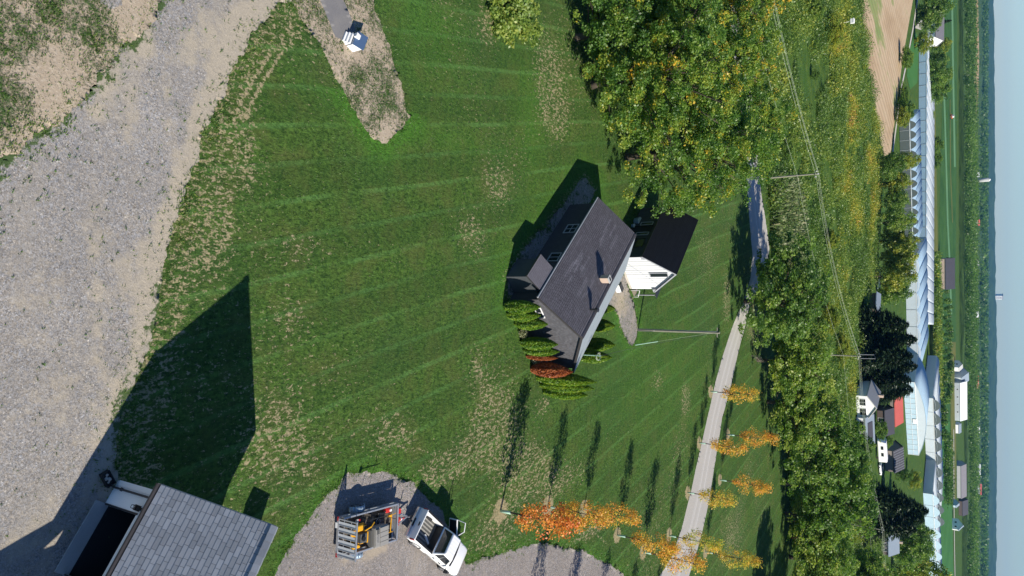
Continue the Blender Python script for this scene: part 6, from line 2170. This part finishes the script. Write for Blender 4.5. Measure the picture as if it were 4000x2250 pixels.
gable_house('white_cottage', 'small white cottage left of the white farm buildings across the far field', 'house', G(2401, 920), 9, 8, 4, 7, RAD(60), 'white', 'roof_lightgrey', [('l', .4, 1.4, 1.4, 1.5)])
gable_house('grey_barn', 'long grey barn with grey roof across the far field', 'barn', G(2408, 1205), 38, 14, 4, 8.5, RAD(14), 'roof_lightgrey', 'roof_grey')
gable_house('brown_barn', 'brownish barn with a dark end next to the long grey barn', 'barn', G(2412, 1272), 18, 12, 4, 9, RAD(14), 'wall_brown', 'roof_dark')
gable_house('teal_hut', 'small blue green hut at the farm lane across the far field', 'hut', G(2398, 1266), 7, 6, 2.5, 5, RAD(60), 'glasshouse', 'roof_bluegrey')
gable_house('white_farmhouse', 'white farmhouse with blue roof at the farm lane across the far field', 'house', G(2396, 1318), 12, 10, 5, 9, RAD(70), 'white', 'roof_bluegrey', [('l', .2, 1.4, 1.6, 2), ('l', .6, 1.4, 1.6, 2)])
gable_house('white_shed', 'white shed by the farm lane right of the long white barn', 'shed', G(2404, 1075), 10, 7, 3, 5, RAD(20), 'white', 'roof_bluegrey')
for i, (x, y, L, lab) in enumerate([(2441, 105, 12, 'tiny white house at the upper end of the far wood'), (2437, 330, 14, 'tiny white house below the tan far field'), (2450, 440, 10, 'tiny white house above the middle of the far wood'),
                                    (2452, 560, 14, 'tiny pale house beside the grain silo'), (2449, 660, 14, 'tiny white house right of the grain silo'), (2447, 790, 12, 'tiny white house above the olive far field'),
                                    (2448, 960, 26, 'long pale shed beyond the far wood above the white barns'), (2452, 1080, 14, 'tiny house with red roof beyond the far wood'), (2455, 1180, 26, 'long white shed beyond the far wood above the grey barn'),
                                    (2459, 1230, 30, 'longest white shed on the horizon side of the far wood'), (2476, 40, 60, 'pale factory row below the hills at the edge of the photo')]):
    p = G(x, y)
    s = mpp(p)
    gable_house('far_house', lab, 'house', p, max(L, 4 * s), max(9, 2.5 * s), 6, 10, RAD(random.uniform(-10, 30)), 'white', 'roof_white' if i % 3 else 'roof_red', (), 'tiny buildings beyond the far wood')
sl = thing('grain_silo', 'pale tall grain silo beyond the far wood', 'silo', G(2455, 454))
MB().cyl((0, 0, 14), 5, 28, 16).build('tank', M['concrete'], sl, True)
MB().cyl((0, 0, 29.5), 5.2, 3, 16, r2=.8).build('cap', M['white'], sl, True)
tr = thing('tractor', 'tractor with white cab and orange frame on the pale field track', 'tractor', G(2390, 294), RAD(70))
MB().box((-.6, 0, 2.2), (1.8, 1.8, 1.9)).build('cab', M['white'], tr, bevel=.15)
MB().box((1.3, 0, 1.3), (2.2, 1.2, 1.1)).build('hood', M['orange'], tr, bevel=.1)
MB().box((-2.4, 0, .9), (1.6, 3.0, .3)).build('frame', M['orange'], tr)
for x, r_w in ((-.9, .95), (1.9, .65)):
    for y in (-1.0, 1.0):
        MB().cyl((x, y, r_w), r_w, .45, 16, 'Y').build('wheel', M['tyre'], tr)
bhp = G(2122, 57)
bh = thing('nest_box_mast', 'white box on a thin white mast standing out of the rusty tree', 'nest box', bhp)
bhh = height_at(bhp, 2139)
MB().cyl((0, 0, bhh / 2), .07, bhh, 8).build('mast', M['white'], bh)
MB().box((0, 0, bhh + .4), (1.1, .6, .7)).build('box', M['white'], bh)
MB().hexa([(-.65, -.4, bhh + .76), (.65, -.4, bhh + .76), (.65, .4, bhh + .76), (-.65, .4, bhh + .76)], [(-.4, -.05, bhh + 1.0), (.4, -.05, bhh + 1.0), (.4, .05, bhh + 1.0), (-.4, .05, bhh + 1.0)]).build('lid', M['white'], bh)


# ------------------------------------------------------------------- greenhouses
def greenhouse(name, label, o, ang, spans, sw, depth, gh, rise, roof, front, front_lo=None, group=None, seg=7, roof_rise=.4):
    """spans side by side along the facade (direction ang from o), roofs running back to the left of it"""
    t = thing(name, label, 'greenhouse', o, ang, group)
    for i in range(spans):
        x0 = i * sw
        m = MB()
        arc = [(x0 + sw * k / seg, gh + roof_rise * math.sin(math.pi * k / seg) ** .8) for k in range(seg + 1)]
        n = seg + 1
        m.add([(x, -.15, z) for x, z in arc] + [(x, depth, z) for x, z in arc], [(k, k + 1, n + k + 1, n + k) for k in range(seg)])
        b = m.build('roof_span', M[roof], t, True)
        sdm = b.modifiers.new('thickness', 'SOLIDIFY')
        sdm.thickness = .06
        sdm.offset = -1
        g = MB()
        g.slab([(x0 + .12, .0, gh + .02)] + [(x0 + .12 + (sw - .24) * k / seg, .0, gh + (rise - .02) * math.sin(math.pi * k / seg) ** .8 + .02) for k in range(1, seg)] + [(x0 + sw - .12, .0, gh + .02)], (0, .1, 0))
        g.build('arch_panel', M[front], t)
        w_ = MB().box((x0 + sw / 2, .05, gh / 2), (sw - .2, .1, gh - .05))
        w_.build('wall_panel', M[front_lo or front], t)
        MB().box((x0, -.02, gh / 2), (.16, .18, gh)).build('post', M['alu'], t)
    MB().box((spans * sw / 2, -.06, gh), (spans * sw, .12, .22)).build('gutter', M['white'], t)
    for x in (0, spans * sw):
        MB().box((x, depth / 2, gh / 2), (.1, depth - .1, gh)).build('side_wall', M['film_white'], t)
    MB().box((spans * sw / 2, depth - .05, gh / 2), (spans * sw - .2, .1, gh - .05)).build('back_wall', M['film_white'], t)
    return t


gA0, gA1 = G(2262, 305), G(2272, 640)
angA = math.atan2((gA1 - gA0).y, (gA1 - gA0).x)
LA = (gA1 - gA0).length
greenhouse('arched_greenhouse', 'row of greenhouse arches with grey fronts and pale blue roofs behind yellow green trees', gA0, angA, 14, LA / 14, 52, 3.6, 2.2, 'film', 'film_grey', 'film_grey', roof_rise=.15)
p0 = G(2277, 650)
greenhouse('arched_greenhouse', 'bright white greenhouse end with pale blue roof beside the pale lane', p0, RAD(12), 7, 7.5, 60, 4.0, 1.3, 'film', 'film_white', 'film_white')
p0 = gA0 + Vector((-50, 95, 0))
greenhouse('striped_greenhouse', 'far greenhouse range whose many narrow roofs read as blue and white stripes', p0 + Vector((-10, 0, 0)), RAD(-3), 24, 6.0, 60, 3.4, .5, 'film_white', 'film', 'film', roof_rise=.16)
gB0, gB1 = G(2272, 960), G(2284, 1142)
angB = math.atan2((gB1 - gB0).y, (gB1 - gB0).x)
LB = (gB1 - gB0).length
gl_ = greenhouse('glass_greenhouse', 'greenhouse with a tall pale blue glass wall behind the red barn', gB0, angB, 1, LB, 20, 4.2, 3.4, 'film', 'film_white', 'glasshouse', seg=9, roof_rise=3.45)
nb2 = 14
for k in range(nb2 + 1):
    MB().box((k * LB / nb2, -.09, 2.1), (.10, .08, 4.2)).build('mullion', M['white'], gl_)
MB().box((LB / 2, -.1, 2.2), (LB, .08, .10)).build('transom', M['white'], gl_)
MB().box((LB * .52, -.2, 3.4), (2.4, .2, 1.4)).build('vent_box', M['white'], gl_)
gC0, gC1 = G(2325, 985), G(2318, 1200)
greenhouse('arched_greenhouse', 'far white greenhouse with grey arch fronts behind the glass wall', G(2322, 1000), RAD(30), 10, 9.5, 40, 4.5, 3.4, 'film_white', 'film_grey', 'film_white', roof_rise=1.2)
greenhouse('arched_greenhouse', 'white greenhouse with glazed arches behind the dark spruces at the lower edge of the photo', G(2322, 1240), RAD(33), 12, 9.0, 34, 4.5, 3.0, 'film_white', 'glasshouse', 'glasshouse')

# ------------------------------------------------------------------- rows of small trees and hedges between the fields
def blob_tree(seed, n, leaf, mat):
    r = np.random.default_rng(seed)
    L = rand_dirs(n, r) * (r.random((n, 1)) ** .35) * np.array([1, 1, 1.15]) + np.array([0, 0, 1.25])
    V, F = leaf_quads(L, leaf, r, .3, tri=True)
    T = np.clip(.4 + .2 * np.sin(L[:, 0] * 3 + seed) + r.normal(0, .15, n), 0, 1)
    return raw_mesh('row_tree', V, F, mat, {'tint': ('FACE', T)})


blobs = [blob_tree(60 + k, 220, .34, GREEN2) for k in range(3)]
i = 0
for rn, row in enumerate(([(2372, 735), (2366, 900), (2362, 1000), (2360, 1100)], [(2380, 760), (2378, 900), (2376, 1010)])):
    for k in range(24):
        t = k / 23 * (len(row) - 1)
        a = min(int(t), len(row) - 2)
        f = t - a
        p = G(row[a][0] + f * (row[a + 1][0] - row[a][0]) + random.uniform(-.5, .5), row[a][1] + f * (row[a + 1][1] - row[a][1]) + random.uniform(-1, 1))
        o = link('row_tree', blobs[i % 3])
        o.location = p
        s = random.uniform(1.5, 2.6)
        o.scale = (s, s, s * 1.1)
        tag(o, ('small round tree in the longer of two rows behind the greenhouse hedge', 'small round tree in the shorter row, nearer the far green field')[rn], 'tree', ('longer row of small trees', 'shorter row of small trees')[rn])
        i += 1


def canopy(name, poly, n, seed, hgt, wid, per, leaf, mat_, tint, label, cat):
    S, r = scatter(poly, n, seed)
    s = r.uniform(.65, 1.3, len(S))
    cl = vnoise(S[:, 0], S[:, 1], 60, seed + 3)
    k = cl > .30
    S, s, cl = S[k], s[k], cl[k]
    ids = np.repeat(np.arange(len(S)), per)
    g = rand_dirs(len(ids), r)
    g[:, 2] = np.where(g[:, 2] < -.3, -g[:, 2], g[:, 2])
    g *= (r.random(len(ids)) ** .4)[:, None]
    L = np.stack([S[ids, 0] + g[:, 0] * wid * s[ids], S[ids, 1] + g[:, 1] * wid * s[ids], hgt * s[ids] * (.55 + .45 * g[:, 2])], 1)
    T = np.clip(tint + (cl[ids] - .5) * .5 + r.normal(0, .12, len(S))[ids] + r.normal(0, .08, len(ids)), 0, 1)
    V, F = leaf_quads(L, leaf, r, .4, tri=True)
    return tag(link(name, raw_mesh(name, V, F, mat_, {'tint': ('FACE', T)})), label, cat, kind='stuff')


wood = P2([(2411, -120), (2411, 100), (2412, 500), (2412, 700), (2414, 900), (2421, 1000), (2425, 1100), (2427, 1250), (2420, 1330), (2420, 1560), (2433, 1560), (2434, 1200), (2433, 1000), (2429, 800), (2430, 600), (2430, 400), (2424, 200), (2422, -120)])
canopy('woodland', wood, 5000, 950, 15, 6.0, 30, 1.5, GREEN2, .10, 'broad dark belt of trees across the far end of the fields', 'wood')
wood2 = P2([(2453, -120), (2466, -120), (2474, -120), (2475, 400), (2476, 800), (2477, 1200), (2477, 1560), (2458, 1560), (2459, 1200), (2457, 900), (2457, 600), (2455, 400), (2465, 200), (2463, 0)])
canopy('far_woodland', wood2, 6000, 960, 20, 15, 16, 6.5, GREEN2, .05, 'hazy patchwork of woods in front of the hills', 'wood')
hedge = P2([(2336, 640), (2344, 640), (2348, 850), (2346, 1000), (2338, 1000), (2338, 850)])
canopy('hedge_thicket', hedge, 900, 970, 5, 3.0, 24, .8, MEADOW, .42, 'yellow green hedge behind the greenhouse roofs', 'hedge')
hedge2 = P2([(2362, 1090), (2366, 1090), (2372, 1200), (2370, 1260), (2364, 1260)])
canopy('hedge_thicket', hedge2, 260, 972, 7, 4, 26, .9, GREEN2, .25, 'dark hedge along the greenhouse and the bright field', 'hedge')

# ------------------------------------------------------------------- hills, tower, haze
tops = [(-300, 2499), (0, 2500), (150, 2501), (400, 2503), (560, 2502), (700, 2503.5), (800, 2507), (1000, 2508), (1200, 2507), (1449, 2506.5), (1800, 2505)]
HY = 7000.0
hx, hzv = [], []
for x in np.linspace(-7000, 7000, 360):
    b_ = x / (HY * CT + 30 * ST)
    ypx = (1125 + FPX * b_) * .644
    tpx = np.interp(ypx, [a for a, _ in tops], [b for _, b in tops])
    a_ = (tpx * 4000 / 2576 - 2000) / FPX
    hx.append(x)
    hzv.append(CAM_H + HY * (-ST + a_ * CT) / (CT + a_ * ST))
hx, hzv = np.array(hx), np.array(hzv)
rows = np.array([5700, 5900, 6100, 6300, 6500, 6700, 6850, 7000, 7150, 7400, 7800, 8300])
prof = np.array([-.02, .22, .42, .58, .72, .86, .95, 1.0, .95, .8, .5, -.1])
HXg, HYg = np.meshgrid(hx, rows)
HZg = prof[:, None] * hzv[None, :] + (vnoise(HXg, HYg, 90, 81, 3) - .5) * 22 * (prof[:, None] > .05)
V = np.stack([HXg.ravel(), HYg.ravel(), HZg.ravel()], 1)
ii = np.arange(len(V)).reshape(HXg.shape)
F = np.stack([ii[:-1, :-1].ravel(), ii[:-1, 1:].ravel(), ii[1:, 1:].ravel(), ii[1:, :-1].ravel()], 1)
M['hill'] = mat_field('wooded_hill', [(.3, (.022, .05, .014)), (.55, (.04, .08, .02)), (.8, (.065, .10, .03))], None, 0, 0, .012)
tag(link('hills', raw_mesh('hills', V, F, M['hill'])), kind='structure')
ta = px_of((0, HY, 0))
ypx = 746
b_ = (ypx * 2250 / 1449 - 1125) / FPX
tw_x = b_ * (6990 * CT + 30 * ST)
tz = float(np.interp(tw_x, hx, hzv))
twr = thing('tower_block', 'lone tower block standing on the hill line against the sky', 'tower', (tw_x, 6990, tz - 6), RAD(35))
MB().box((0, 0, 27), (34, 30, 46)).build('wall', M['white'], twr)
MB().box((0, 0, 52), (37, 33, 4)).build('roof', M['roof_grey'], twr)
for k in range(4):
    MB().box((17.3, -10 + 6.5 * k, 27), (.8, 2.6, 40)).build('window_band', M['glass'], twr)
    MB().box((-10 + 6.5 * k, -15.3, 27), (2.6, .8, 40)).build('window_band', M['glass'], twr)

hz_t = NT('haze_air')
hz_t.t.nodes.remove(hz_t.b)
pv_ = hz_t.n('ShaderNodeVolumePrincipled')
pv_.inputs['Color'].default_value = (.12, .42, 1.0, 1)
pv_.inputs['Density'].default_value = 4.0e-5
hz_t.l(pv_.outputs[0], hz_t.out.inputs['Volume'])
hb_ = MB().box((0, 4300, 84), (19000, 8800, 172))
ho = hb_.build('haze', hz_t.m)
tag(ho, kind='stuff')
